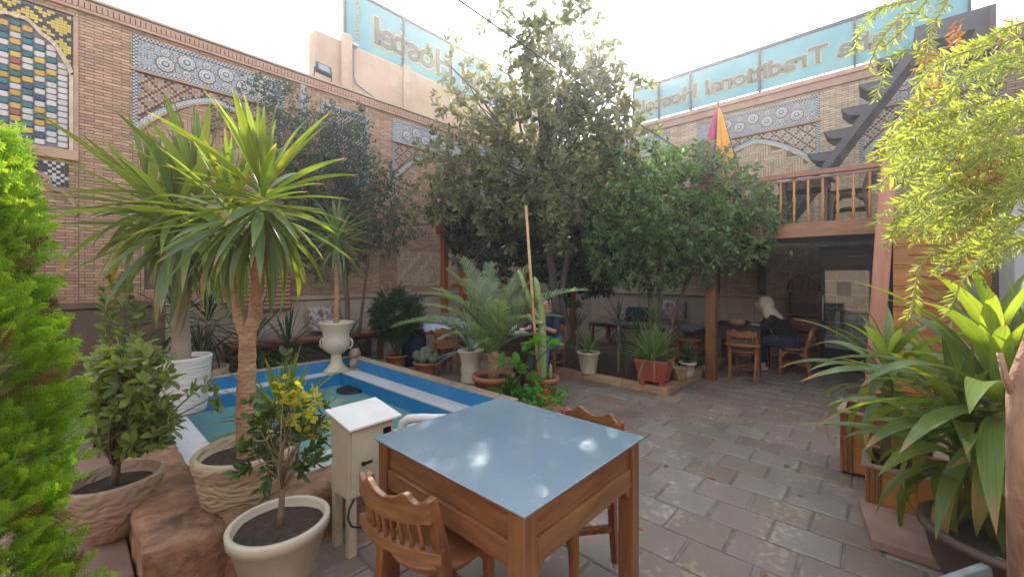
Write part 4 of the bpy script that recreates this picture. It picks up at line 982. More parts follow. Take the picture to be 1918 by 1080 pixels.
# conifer
CP = Vector((-.27, 2.0, 0)); d0 = CP.dot(FW)
TH = thing('thuja', 'bright green conifer filling the left edge', 'tree', CP)
m = MB(); m.tube([(0,0,0),(0,0,1.9)], [.04,.01], 8); m.build('trunk', BARK, TH)
def spray_template():
    V = []; F = []
    def strip(a, b, w):
        a, b = np.array(a, float), np.array(b, float); d = norm(b-a); s = np.array([-d[1], d[0], 0])*w/2; k = len(V)
        V.extend([a-s, a+s, b+s*.35, b-s*.35]); F.append([k, k+1, k+2, k+3])
    strip((0,0,0), (1,0,-.06), .034)
    for i in range(8):
        x = .08+i*.115; L = .42*(1-i*.095)
        for s in (-1, 1):
            e = (x+L*.72, s*L*.62, -.02-.05*L); strip((x,0,0), e, .03)
            for q in (.35,.65,.9):
                bx_, by_ = x+(e[0]-x)*q, e[1]*q
                for ss in (-1, 1): strip((bx_,by_,-.01), (bx_+.10*(1 if ss*s < 0 else .35), by_+ss*.07*(1 if 1 else 0), .01), .026)
    return np.array(V), np.array(F)
ST_ = spray_template()
# radius profile by height z: wide, bulging with tufts
def th_r(z, az): return (.06+.20*np.clip((1.97-z)/1.15, 0, 1)**.8)*(1+.10*np.sin(az*5+z*9)+.08*np.sin(z*17+az*2))
n = 9000; z = .02+1.86*rng.random(n); az = rng.random(n)*2*math.pi; q = .62+.38*rng.random(n)**.5; rr = th_r(z, az)*q
P = np.stack([rr*np.cos(az), rr*np.sin(az), z], 1); D = np.stack([np.cos(az), np.sin(az), .35+.8*rng.random(n)], 1)+rng.normal(size=(n,3))*.25
vis = (-P[:,0]*FW.x-P[:,1]*FW.y) > -.12; P, D = P[vis], D[vis]
lite = rng.random(len(P)) < .3; brn = rng.random(len(P)) < .05
TH2 = leafmat('thuja_tip_leaf', (.34,.47,.07), (.26,.40,.05), .3, .5, (2.0,1.7,.5), .6); TH3 = leafmat('thuja_dry_leaf', (.25,.15,.06), (.18,.10,.04), .3, .3, (1.5,1.3,.8), .8)
for nm_, sel, mm_, sz in (('foliage', ~lite & ~brn, THUJA, .10), ('young_foliage', lite & ~brn, TH2, .085), ('dry_foliage', brn, TH3, .09)):
    k_ = sel.sum(); link(nm_, scatter(nm_, ST_[0], ST_[1], P[sel]*np.array([1.03 if nm_[0] == 'y' else 1, 1, 1]), frames(D[sel]), sz*(.5+.9*rng.random(k_)), mm_), None, TH)
m = MB()
for k in range(70): a = k*2.4; z_ = .1+1.7*k/70; m.tube([(0,0,z_),(th_r(z_,a)*.55*math.cos(a),th_r(z_,a)*.55*math.sin(a),z_+.09),(th_r(z_,a)*.95*math.cos(a),th_r(z_,a)*.95*math.sin(a),z_+.2)], [.007,.004,.0015], 5)
m.build('twigs', BARK, TH)
# urn with yucca
p = at_z(630, 694, .14)
URN = pot('urn', 'white footed urn on the far pool ledge', (p.x, p.y, .14), [(0,0),(.17,0),(.175,.02),(.13,.05),(.085,.12),(.07,.22),(.075,.25),(.11,.27),(.17,.32),(.195,.40),(.185,.47),(.175,.52),(.20,.60),(.235,.68),(.245,.70),(.235,.712),(.215,.71),(.17,.62),(0,.62)], WHITE_POT, .655, .2, cat='urn')
m = MB(); m.tube([(.195*math.cos(a)*1.0+.0, -.0, .34)+() if 0 else (-.18-.05*math.sin(a), 0, .40+.07*math.cos(a)) for a in [math.pi*k/8 for k in range(9)]], .014, 8); m.tube([(.18+.05*math.sin(a), 0, .40+.07*math.cos(a)) for a in [math.pi*k/8 for k in range(9)]], .014, 8); m.build('handle', WHITE_POT, URN, rot=(0,0,R(-45)))
b = Vector((p.x, p.y, .79))
yucca('slender yucca with a knobbly stem growing in the white urn', b, [([(0,0,0),(.01,0,.4),(0,.0,.9),(0,0,1.25)], .04, .032)], [(0,0,1.3,1), (0,0,1.15,.9)], variants('uy', .62, .045, YUC_P, R(-60), R(82), R(50), 10), 48)
# stone lion figure
p = at_z(655, 690, .14); LI = thing('stone_figure', 'small weathered stone lion figure beside the white urn', 'figurine', (p.x+.05, p.y-.05, .14), R(-120))
FST = mat('figure_stone', (.42,.32,.24), (.26,.19,.14), scale=14, rough=.9, bump=.8)
m = MB(); m.sphere((-.02,0,.09), (.10,.075,.11)); m.tube([(.04,.04,0),(.05,.04,.12)], .025, 8); m.tube([(.04,-.04,0),(.05,-.04,.12)], .025, 8); m.box((0,0,.012), (.24,.17,.024))
m.sphere((.03,0,.235), (.065,.065,.07)); m.sphere((.088,0,.22), (.03,.032,.028)); m.sphere((.01,.05,.29), .018); m.sphere((.01,-.05,.29), .018)
m.sphere((.0,0,.22), (.07,.085,.085), f=lambda q: 1+.08*math.sin(q.y*20)*math.cos(q.z*18)); m.build('figure_body', FST, LI)

# palm
def frond_mesh(L, e0, e1, nl=30, ll=.25, w=.022):
    mb = MB(); pts = []; x = z = 0; n = 16
    els = [e0+(e1-e0)*(i/n)**1.3 for i in range(n+1)]
    for i in range(n+1):
        pts.append((x,0,z)); x += L/n*math.cos(els[i]); z += L/n*math.sin(els[i])
    mb.tube(pts, [.011*(1-i/n*.8) for i in range(n+1)], 4, sm=False)
    for k in range(nl):
        t = .16+.84*k/nl; f = t*n; i = min(n-1, int(f)); a = Vector(pts[i]).lerp(Vector(pts[i+1]), f-i); el = els[i]
        l = ll*(.35+.65*math.sin(math.pi*min(1, t*.9+.12)))*random.uniform(.85,1.1)
        for s in (-1, 1):
            fw = Vector((math.cos(el),0,math.sin(el))); up_ = Vector((-math.sin(el),0,math.cos(el)))
            d = (fw*(.75)+Vector((0,s*.75,0))+up_*random.uniform(.25,.5)).normalized(); b_ = a+d*l*.55; c_ = a+d*l+Vector((0,0,-.05*l/ll)); wv = fw*w
            mb.add([a-wv*.4, a+wv*.4, b_+wv*.7, b_-wv*.3, c_], [(0,1,2,3),(3,2,4)])
    return mb.mesh('frond', PALM)
p = at_z(925, 700, .38); pp = p
pot('palm_pot', 'large terracotta pot at the pool corner holding the palm', (p.x, p.y, 0), pot_prof(.25, .17, .38, .025, .025, .06), TERRA, .34, .21)
t = thing('date_palm', 'young feathery date palm in the large terracotta pot', 'plant', (p.x, p.y, .34))
m = MB()
for k in range(60):
    a = k*2.4; z = .0+.22*k/60; m.tube([(0.02*math.cos(a),.02*math.sin(a),z),(.07*math.cos(a),.07*math.sin(a),z+.08)], [.018,.006], 5)
m.tube([(0,0,-.02),(0,0,.3)], [.07,.04], 10); m.build('trunk', YBARK, t)
fv = [(frond_mesh(1.25, R(e), R(e-dr)), e) for e, dr in ((84,45),(72,62),(62,66),(52,72),(40,70),(76,25))]
right_az = math.atan2(RT.y, RT.x)
for (azoff, k, s) in ((180,4,1.05),(172,3,.95),(150,3,.9),(10,2,1.12),(8,5,.8),(25,3,.85),(165,1,.95),(90,1,1),(60,2,.9),(120,1,.95),(-60,2,.75),(-100,3,.6),(-130,2,.7),(200,2,.85),(45,0,.95),(135,0,1),(-30,1,.8),(0,0,.9),(180,0,.95),(-90,1,.8),(100,5,.9),(230,3,.7),(-20,4,.6),(160,2,1.0),(30,5,.85),(205,1,.8)):
    link('frond', fv[k][0], None, t, (0,0,.22+random.random()*.08), (random.uniform(-.15,.15), random.uniform(-.1,.1), right_az+R(azoff)), s)
# cactus pot
p = at_z(1016, 704, .36)
pot('cactus_pot', 'medium terracotta pot with thick rim holding the cactus', (p.x, p.y, 0), pot_prof(.19, .14, .36, .02, .02, .05), TERRA, .33, .16)
CA = thing('column_cactus', 'tall column cactus with side arms in the medium terracotta pot', 'plant', (p.x, p.y, .33)); b = Vector((p.x,p.y,.33)); dd = p.dot(FW)
def rib(mb, pts, r):
    P_ = [Vector(q) for q in pts]; dense = []; rs = []
    for i in range(len(P_)-1):
        for k in range(5): dense.append(P_[i].lerp(P_[i+1], k/5)); rs.append(r)
    dense += [P_[-1], P_[-1]+(P_[-1]-P_[-2]).normalized()*r*.8]; rs += [r*.85, r*.25]
    n = 16; vs = []
    k0 = len(mb.v); mb.tube(dense, rs, n)
    for i in range(len(dense)):
        for k in range(0, n, 2):
            q = Vector(mb.v[k0+i*n+k]); mb.v[k0+i*n+k] = tuple(q.lerp(dense[i], .28))
m = MB(); rib(m, [(0,0,-.02),loc_(1016,600,dd,b),loc_(1010,560,dd,b),loc_(1000,480,dd,b)] if 0 else [(0,0,-.02),(0,0,.35),loc_(1014,590,dd,b),loc_(1002,525,dd,b)], .048); m.build('stem', CACT, CA)
m = MB(); rib(m, [loc_(1013,600,dd,b),loc_(995,575,dd-.02,b),loc_(984,540,dd,b),loc_(972,510,dd,b)], .034); m.build('arm', CACT, CA)
m = MB(); rib(m, [loc_(1016,605,dd-.03,b),loc_(1000,602,dd-.05,b),loc_(990,590,dd-.05,b)], .03); m.build('arm', CACT, CA)
m = MB(); rib(m, [(.08,-.05,0),(.085,-.05,.15)], .022); m.build('arm', CACT, CA)
m = MB(); m.tube([loc_(1012,735,dd-.12,b),loc_(1000,600,dd-.1,b),loc_(985,385,dd,b)], [.018,.017,.016], 8); tag(m.build('support_pole', mat('pole_wood', (.48,.30,.14), (.36,.20,.09), rough=.8, bump=.3), None, loc=b), 'tall pale wooden pole stuck in the cactus pot', 'pole')
# broad-leaf plant in front of palm
BL = thing('broad_leaf_plant', 'bright green broad leaved plant between the palm pot and cactus pot', 'plant', (3.1, 2.95, 0)); b = Vector((3.1,2.95,0)); dd = b.dot(FW)
pot('plant_pot', 'low terracotta pot mostly hidden behind the table', (b.x, b.y, 0), pot_prof(.16,.12,.24), TERRA, .2, .13)
m = MB(); tips = []
for (u,v) in ((960,690),(985,660),(1005,645),(1030,650),(945,690),(960,720),(975,735),(990,745),(1010,745),(1000,715),(980,700),(945,735),(1025,655),(965,750),(1000,760),(950,765),(1015,765),(985,765),(930,750)):
    q = loc_(u, v, dd+random.uniform(-.1,.1), b); limb(m, (0,0,.2), q, .008, .003, .05, 5, 5); tips.append((q, (random.uniform(-.6,.6),random.uniform(-.6,.6),.6)))
m.build('stem', DKG, BL); small_tree_leaves(BL, tips, 6, .15, FICUS, LEAF_W, .05, up=.6, spread=1.2)
# flowers behind the table
FLW = thing('flower_planter', 'low clump of green plants with red flowers behind the table', 'plant', (3.15, 2.42, 0)); b = Vector((3.15,2.42,0)); dd = b.dot(FW)
m = MB(); m.bx(-.2,.2,-.1,.1,0,.2); m.build('planter_box', TERRA, FLW, .01); tips = []
for k in range(40): tips.append(((random.uniform(-.22,.22), random.uniform(-.14,.14), random.uniform(.2,.34)), (0,0,1)))
small_tree_leaves(FLW, tips, 9, .045, FICUS, LEAF, .05)
m = MB()
for k in range(7): m.sphere((random.uniform(-.2,.2), random.uniform(-.14,.14), random.uniform(.33,.39)), .016, 8, 6)
tag(m.build('flowers', plain('red_petal', (.5,.02,.03), .6), FLW))
# pots right of pool (far)
p = at_z(742, 686, 0)
pot('shrub_pot', 'small dark terracotta pot at the far pool corner', (p.x, p.y, 0), pot_prof(.19,.14,.2), TERRA, .17, .15)
SB = thing('cypress_shrub', 'round fluffy dark green shrub in the small terracotta pot', 'plant', (p.x, p.y, .17)); b = Vector((p.x,p.y,.17))
m = MB()
for k in range(14): a = k*2.4; limb(m, (0,0,0), (.15*math.cos(a),.15*math.sin(a),.35), .01, .004, .1, 4, 5)
m.tube([(0,0,-.02),(0,0,.2)], .02, 6); m.build('stem', BARK, SB)
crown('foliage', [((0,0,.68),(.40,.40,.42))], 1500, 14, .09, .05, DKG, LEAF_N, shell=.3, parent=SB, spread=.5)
p = at_z(800, 703, 0)
pot('succulent_pot', 'wide terracotta pot of lumpy succulents by the pool', (p.x, p.y, 0), pot_prof(.21,.14,.22,.025,.02,.04), TERRA, .2, .18)
SC = thing('succulent', 'clump of grey green barrel succulents in the wide terracotta pot', 'plant', (p.x, p.y, .2))
SCM = mat('succulent_skin', (.13,.16,.10), (.08,.10,.06), scale=20, rough=.7, bump=.8)
for k in range(17):
    a = k*2.4; r = .045*math.sqrt(k); m = MB(); m.sphere((0,0,0), (.062,.062,.07), 16, 10, f=lambda q: 1+.09*math.cos(8*math.atan2(q.y,q.x))); m.build('lobe', SCM, SC, loc=(r*math.cos(a), r*math.sin(a), .17-.028*k**.5+.02*(k%3)), rot=(random.uniform(-.4,.4),random.uniform(-.4,.4),a))
p = at_z(882, 715, 0)
pot('white_vase', 'tall curvy white vase planter between succulents and palm', (p.x, p.y, 0), [(0,0),(.14,0),(.15,.03),(.135,.08),(.14,.15),(.15,.19),(.13,.25),(.15,.36),(.185,.44),(.19,.455),(.18,.465),(.165,.46),(.13,.4),(0,.4)], WHITE_POT, .42, .15, cat='planter')
AG = thing('agave', 'blue grey agave with long arching blades in the tall white vase', 'plant', (p.x, p.y, .43))
AV = variants('ag', .72, .085, AGAVE, R(-5), R(78), R(30), 6, peak=.35, fold=.3, base=.6)
for (az, k, s) in ((180,0,1.05),(195,0,.8),(165,4,.9),(150,5,1),(120,5,.9),(100,4,.8),(20,3,.7),(60,5,.85),(-30,2,.6),(-80,1,.5),(215,2,.6),(250,3,.6),(140,3,.8)):
    link('leaf', AV[k], None, AG, (0,0,0), (0,0,right_az+R(az)), s)
# bed pots
p = at_z(1104, 697, .10)
pot('white_planter', 'plain white tapered pot on the bed kerb', (5.12, p.y, .101), pot_prof(.165,.105,.31,.01), WHITE_POT, .28, .14)
t = thing('aloe', 'grey green spiky aloe in the plain white tapered pot', 'plant', (5.12, p.y, .38)); head(t, (0,0,.02), 30, variants('al', .42, .03, SPID, R(5), R(85), R(35), 7, peak=.2), .7, 1.15, .02, .03)
rp = Vector((5.2, 2.22, .101))
t = thing('red_planter', 'square red plastic planter on the kerb corner', 'planter', rp, R(8))
m = MB(); s0, s1 = .15, .205; hh = .30
vs = [(-s0,-s0,.05),(s0,-s0,.05),(s0,s0,.05),(-s0,s0,.05),(-s1,-s1,hh),(s1,-s1,hh),(s1,s1,hh),(-s1,s1,hh)]; m.add(vs, [(3,2,1,0),(0,1,5,4),(1,2,6,5),(2,3,7,6),(3,0,4,7)]); m.bx(-.215,.215,-.215,.215,hh,hh+.03)
for px in (-1,1):
    for py in (-1,1): m.bx(px*.12-.03, px*.12+.03, py*.12-.03, py*.12+.03, 0, .049)
for k in range(9):
    u = -1+k/4
    for s in (-1,1): m.tube([(u*s0*.9, s*s0*1.01, .06),(u*s1*.9, s*s1*1.005, hh-.01)], .006, 4); m.tube([(s*s0*1.01, u*s0*.9, .06),(s*s1*1.005, u*s1*.9, hh-.01)], .006, 4)
m.build('planter_body', REDPL, t, .004)
m = MB(); m.bx(-.19,.19,-.19,.19,hh+.0305,hh+.034); m.build('soil', SOIL, t)
t = thing('spider_plant', 'arching spider plant spilling from the red planter', 'plant', (rp.x, rp.y, .43)); 
for k in range(3): head(t, (random.uniform(-.09,.09),random.uniform(-.09,.09),.0), 62, variants('sp', .46, .02, SPID, R(25), R(88), R(70), 9, peak=.25, pw=2.2), .6, 1.2, .06, .01, .8)
for k in range(16): a = random.uniform(0,6.28); link('leaf', blade_mesh(.5,.016,R(30),R(-88),SPID,pw=.7), None, t, (.14*math.cos(a),.14*math.sin(a),0), (0,0,a), random.uniform(.7,1.2))
p = at_z(1293, 708, .10)
m = MB(); m.lathe([(0,0),(.07,0),(.085,.04),(.08,.09),(.1,.14),(.105,.16),(.09,.16),(.07,.1),(0,.09)], 20, wob=lambda t,z: .03*math.sin(10*t)); tag(m.build('wicker_basket', mat('wicker', (.36,.22,.11), (.2,.12,.06), scale=40, rough=.9, bump=1), loc=(5.62, 2.06, .101)), 'small wicker basket between the red planter and white pot', 'basket')
pot('white_pot', 'small chipped white pot beside the wooden post', (5.95, 2.06, .101), pot_prof(.12,.075,.19), WHITE_POT, .16, .1)
t = thing('snake_plant', 'dark bushy strap leaved plant in the small chipped white pot', 'plant', (5.95, 2.06, .26)); head(t, (0,0,.02), 60, variants('snk', .36, .025, DKO, R(0), R(85), R(30), 7), .7, 1.1, .04, .1)
# bed plants
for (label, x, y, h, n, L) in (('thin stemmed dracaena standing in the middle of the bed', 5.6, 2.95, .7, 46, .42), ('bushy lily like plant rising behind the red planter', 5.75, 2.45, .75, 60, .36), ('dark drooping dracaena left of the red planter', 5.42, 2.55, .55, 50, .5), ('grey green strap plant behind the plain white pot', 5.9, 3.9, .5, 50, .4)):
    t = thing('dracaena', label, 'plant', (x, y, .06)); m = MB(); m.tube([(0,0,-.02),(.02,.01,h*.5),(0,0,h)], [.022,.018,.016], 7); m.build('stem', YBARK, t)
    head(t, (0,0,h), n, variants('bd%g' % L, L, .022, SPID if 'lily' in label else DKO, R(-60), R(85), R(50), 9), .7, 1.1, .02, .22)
# plants behind the pool at left
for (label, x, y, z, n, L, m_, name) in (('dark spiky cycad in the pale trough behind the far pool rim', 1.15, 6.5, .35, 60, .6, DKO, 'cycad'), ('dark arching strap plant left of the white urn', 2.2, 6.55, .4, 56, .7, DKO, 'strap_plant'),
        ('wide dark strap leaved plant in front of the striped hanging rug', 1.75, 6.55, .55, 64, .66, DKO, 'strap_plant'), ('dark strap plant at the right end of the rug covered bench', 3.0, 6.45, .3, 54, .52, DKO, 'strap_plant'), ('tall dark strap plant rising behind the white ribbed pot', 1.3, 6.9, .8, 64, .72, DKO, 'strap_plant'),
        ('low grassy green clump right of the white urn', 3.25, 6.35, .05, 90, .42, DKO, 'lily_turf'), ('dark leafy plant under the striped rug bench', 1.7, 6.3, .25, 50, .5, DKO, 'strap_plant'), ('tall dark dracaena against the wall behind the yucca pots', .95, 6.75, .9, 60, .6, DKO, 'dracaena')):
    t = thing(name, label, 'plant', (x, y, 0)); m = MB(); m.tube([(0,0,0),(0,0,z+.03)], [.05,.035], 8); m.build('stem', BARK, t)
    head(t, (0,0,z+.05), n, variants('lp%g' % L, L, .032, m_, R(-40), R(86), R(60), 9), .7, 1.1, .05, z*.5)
m = MB(); m.lathe([(0,0),(.22,0),(.27,.2),(.29,.34),(.26,.34),(.24,.28),(0,.28)], 28); tag(m.build('trough_planter', RIMLT, loc=(1.15,6.42,0)), 'pale round trough behind the far pool rim', 'planter')
# ---------------------------------------------------------------- trees
def tree(name, label, loc, trunks, limbs, cr, bark=BARK):
    t = thing(name, label, 'tree', loc); m = MB()
    for tr in trunks:
        P_ = [Vector(q) for q in tr[0]]; dense = []; rs = []
        for i in range(len(P_)-1):
            for k in range(5): dense.append(P_[i].lerp(P_[i+1], k/5)+Vector((random.uniform(-1,1),random.uniform(-1,1),0))*tr[1]*.1); f = (i+k/5)/(len(P_)-1); rs.append(tr[1]*(1-f)+tr[2]*f)
        dense.append(P_[-1]); rs.append(tr[2]); m.tube(dense, rs, 9)
    for a, b_, r0, r1 in limbs: limb(m, a, b_, r0, r1, .12, 8, 6)
    m.build('trunk', bark, t); return t
def W2(u, v, d, b): q = at_d(u, v, d); return (q.x-b.x, q.y-b.y, q.z-b.z)
# citrus
b = Vector((6.0, 2.75, .06)); q = lambda u, v, d: W2(u, v, d, b)
blobs = []
for (u,v,d,ru,rv) in ((1280,350,6.0,115,62),(1375,385,5.7,75,52),(1420,420,5.6,58,55),(1230,400,6.0,95,80),(1310,430,5.7,100,62),(1160,450,6.2,75,75),(1350,465,5.6,80,40),(1215,300,6.3,55,50),(1150,380,6.5,65,60),(1310,300,6.1,45,28),(1210,500,6.0,60,48),(1400,345,5.9,30,30),(1130,330,6.5,55,50),(1310,500,5.8,50,26),(1250,480,5.8,60,50)):
    blobs.append((q(u,v,d), (ru/760*d, ru/760*d*.85, rv/760*d)))
base = [(0,0,0),(.35,-.15,0),(-.15,.25,0)]
CT = tree('citrus_tree', 'dense round citrus tree growing in front of the balcony', b,
    [([(0,0,-.05),q(1235,600,6.1),q(1240,520,6.1),q(1235,420,6.1)], .045, .02), ([(.25,-.2,-.05),q(1262,590,6.1),q(1285,530,6.1),q(1310,440,5.9)], .035, .018), ([(.1,.1,-.05),q(1220,590,6.2),q(1215,520,6.2),q(1180,430,6.2)], .05, .02)],
    [(q(1240,480,6.1), c_[0], .018, .006) for c_ in blobs], None)
crown('foliage', blobs, 2100, 9, .10, .085, CITRUS, LEAF, shell=.55, up=.35, droop=.1, parent=CT)
# tall loquat
b = Vector((5.55, 4.0, .06)); q = lambda u, v, d: W2(u, v, d, b)
blobs = []
for (u,v,d,ru,rv) in ((1000,90,6.6,55,45),(1050,50,6.6,60,45),(1120,110,6.5,60,40),(1165,125,6.5,45,32),(960,150,6.7,60,40),(870,140,6.4,38,28),(830,110,6.3,30,24),(900,200,6.6,60,42),(850,190,6.4,35,25),(1060,160,6.6,85,50),(1120,210,6.7,80,50),(980,240,6.8,85,60),(1080,270,6.8,100,60),(900,280,6.8,80,55),(840,300,6.8,62,50),(1000,330,6.8,100,60),(890,350,6.8,75,50),(930,30,6.6,32,26),(1190,165,6.5,32,30),(1110,340,6.9,80,60),(1030,120,6.6,50,40),(820,370,6.8,55,50),(1150,260,6.7,45,40),(985,50,6.6,36,30),(1090,30,6.6,40,26),(960,330,6.2,60,45),(1060,350,6.2,60,50),(1010,390,6.1,55,40),(1110,380,6.3,60,50),(950,420,6.3,50,40),(1060,430,6.2,50,40),(1160,310,6.5,45,40),(1020,220,6.3,60,45),(900,390,6.5,50,40)):
    blobs.append((q(u,v,d), (ru/760*d, ru/760*d*.9, rv/760*d)))
BARKD = mat('dark_bark', (.10,.075,.06), (.05,.04,.035), scale=14, rough=.95, bump=1, bscale=30, stretch=(1,1,.35), bdist=.02)
LQ = tree('loquat_tree', 'tall open crowned tree in the middle with sky showing between its leaves', b,
    [([(0,0,-.05),q(1045,600,6.6),q(1030,480,6.7),q(1020,330,6.7),q(1010,200,6.7)], .09, .03), ([(0,-.1,-.05),q(1062,620,6.7),q(1050,560,6.7),q(1075,400,6.7),q(1060,180,6.6)], .09, .02)],
    [(q(1022,350 if c_[0][2] > 2.5 else 430,6.7), c_[0], .03, .006) for c_ in blobs], None, BARKD)
crown('foliage', blobs[:12]+blobs[17:19]+blobs[20:21]+blobs[23:25], 330, 10, .13, .12, LOQUAT, LEAF_O, shell=.25, up=.2, droop=.3, parent=LQ, spread=.9)
crown('foliage', blobs[9:17]+blobs[19:], 1350, 10, .13, .115, LOQUAT, LEAF_O, shell=.4, up=.25, droop=.15, parent=LQ, spread=.9)
# left wall tree
b = Vector((3.3, 6.85, 0)); q = lambda u, v, d: W2(u, v, d, b)
blobs = []
for (u,v,d,ru,rv) in ((540,200,6.3,50,40),(500,170,6.2,38,22),(580,260,6.5,60,55),(640,290,6.8,62,55),(600,340,6.7,70,50),(680,330,7.0,60,50),(700,390,7.0,55,55),(640,400,6.9,60,50),(720,440,7.0,42,38),(430,235,6.2,45,22),(540,320,6.5,55,45),(640,230,6.8,52,32),(560,400,6.7,50,40),(730,340,7.0,36,30),(760,420,7.1,35,30),(680,445,7.0,40,28),(580,440,6.6,40,40),(600,480,6.8,50,40),(655,480,6.9,40,30)):
    blobs.append((q(u,v,d), (ru/760*d, min(.35, ru/760*d*.7), rv/760*d)))
LT_ = tree('wall_shrub_tree', 'dark small leaved tree spreading along the left brick wall', b, [([(0,0,0),q(650,560,6.9),q(640,440,6.9),q(610,300,6.8)], .05, .02), ([(.1,0,0),q(690,480,7),q(700,400,7)], .03, .015)], [(q(640,430,6.9), c_[0], .02, .004) for c_ in blobs], None)
crown('foliage', blobs, 2500, 12, .11, .05, IVY, KITE, shell=.3, up=.2, droop=-.1, parent=LT_, spread=.8)
# wooden arbour with ivy
AR = thing('arbour', 'red brown wooden arbour frame under the dark climbing ivy', 'pergola', (0,0,0))
for (x,y) in ((4.85,6.2),(5.15,6.0),(7.4,6.3),(7.4,5.0)):
    m = MB(); m.bx(x-.055, x+.055, y-.055, y+.055, 0, 2.3); m.build('post', WR_Z, AR, .006)
for (x0,x1,y0,y1) in ((4.7,7.6,6.15,6.27),(5.6,7.6,5.0,5.12)): m = MB(); m.bx(x0,x1,y0,y1,2.305,2.42); m.build('beam', WR_Z, AR, .006)
for x in (4.9,5.6,6.3,7.0,7.5): m = MB(); m.bx(x-.04,x+.04,(5.9 if x < 5.6 else 4.9),6.5,2.425,2.5); m.build('rafter', WR_Z, AR, .004)
for (x0,y0) in ((4.85,6.2),): m = MB(); m.bx(4.91,5.1,6.02,6.05,1.95,2.03); m.bx(4.91,5.1,6.02,6.05,1.3,1.36); m.build('lattice_rail', WR_Z, AR)
b = Vector((5.2, 6.2, 0)); q = lambda u, v, d: W2(u, v, d, b); blobs = []
for (u,v,d,ru,rv) in ((870,420,7.6,45,45),(910,440,7.5,50,50),(960,430,7.5,60,60),(1010,460,7.4,50,60),(1050,430,7.4,60,60),(1100,460,7.3,55,50),(1140,480,7.2,45,45),(1060,500,7.3,50,40),(930,490,7.6,35,35),(980,390,7.6,60,40),(870,470,7.7,30,28),(1120,400,7.3,50,50),(1170,440,7.1,40,60),(1075,540,7.3,30,35),(850,380,7.7,40,35),(1110,520,7.4,50,30)):
    blobs.append((q(u,v,d), (ru/760*d, ru/760*d*.8, rv/760*d)))
IV = thing('ivy', 'dark ivy mass hanging over the arbour in the middle', 'climbing plant', b); m = MB()
for c_ in blobs: limb(m, (0,0,2.2), c_[0], .012, .004, .1, 6, 5)
m.build('stem', BARK, IV)
crown('foliage', blobs, 2100, 9, .1, .085, IVY, LEAF_W, shell=.5, up=.3, droop=-.4, parent=IV)

# ---------------------------------------------------------------- balcony
BC = thing('balcony', 'wooden balcony with turned rail on a square post, over the drinks fridge', 'balcony', (0,0,0))
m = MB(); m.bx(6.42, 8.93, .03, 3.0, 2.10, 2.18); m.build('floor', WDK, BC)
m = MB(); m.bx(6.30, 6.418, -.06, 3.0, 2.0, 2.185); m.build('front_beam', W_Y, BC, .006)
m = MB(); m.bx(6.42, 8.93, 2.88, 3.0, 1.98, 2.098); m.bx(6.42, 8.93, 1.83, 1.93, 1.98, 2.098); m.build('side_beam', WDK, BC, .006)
m = MB(); m.tube([(6.36,3.0,2.84),(6.36,1.5,2.82),(6.36,-.02,2.80)], .032, 4, sq=True); m.build('handrail', WR_Z, BC, .008)
m = MB(); m.bx(6.34,6.385,-.0,3.0,2.225,2.255) if 0 else m.bx(6.345,6.38,-.0,3.0,2.735,2.76); m.build('under_rail', W_Y, BC)
bal = MB(); bal.lathe([(0,0),(.014,0),(.014,.12),(.02,.14),(.012,.17),(.015,.28),(.021,.31),(.013,.34),(.015,.45),(.014,.55),(0,.55)], 8); bm2 = bal.mesh('baluster', mat('baluster_wood', (.52,.26,.07), (.40,.17,.04), scale=5, rough=.5, objr=.1, stretch=(4,4,1)))
y = .12
while y < 2.95: link('baluster', bm2, None, BC, (6.362, y, 2.186)); y += .148
m = MB(); m.bx(6.28,6.41,1.79,1.925,0,1.998); m.build('post', W_Z, BC, .006)
m = MB(); m.bx(8.6,8.72,2.4,2.52,1.17,2.05); m.bx(8.7,8.82,1.62,1.74,1.17,2.09); m.build('wall_post', WDK, BC)
m = MB(); m.tube([(6.24,.10,0),(6.24,.05,1.0),(6.25,.0,2.0),(6.26,-.05,2.84)], [.075,.075,.075,.07], 4, sq=True); m.build('corner_post', PINKW, BC, .012)
# board wall
BDW = thing('board_wall', 'orange brown board wall with wavy carved grooves right of the pink corner post', 'wall', (6.2, 0, 0))
for k in range(9):
    z0 = .0+k*.232; m = MB(); m.bx(-.01, .03, -.80, -.075, z0+.004, z0+.222); m.build('board', W_BOARD, BDW, .008)
    m = MB(); m.bx(-.022, -.0105, -.80, -.075, z0+.212, z0+.232); m.build('batten', W_BOARD, BDW, .003)
    m = MB(); m.tube([(-.013, -.2-.5*t/16, z0+.11+.028*math.sin(t*.9+k)*(1-abs(t-8)/9)) for t in range(17)], .0065, 5); m.build('carved_groove', WR_Z, BDW)
m = MB(); m.bx(.031, 2.6, -.80, -.76, 0, 2.09); m.bx(.031,2.6,-.12,-.08,0,2.09); m.bx(-.01,2.6,-.80,-.075,2.092,2.12); m.build('kiosk_side', WDK, BDW)
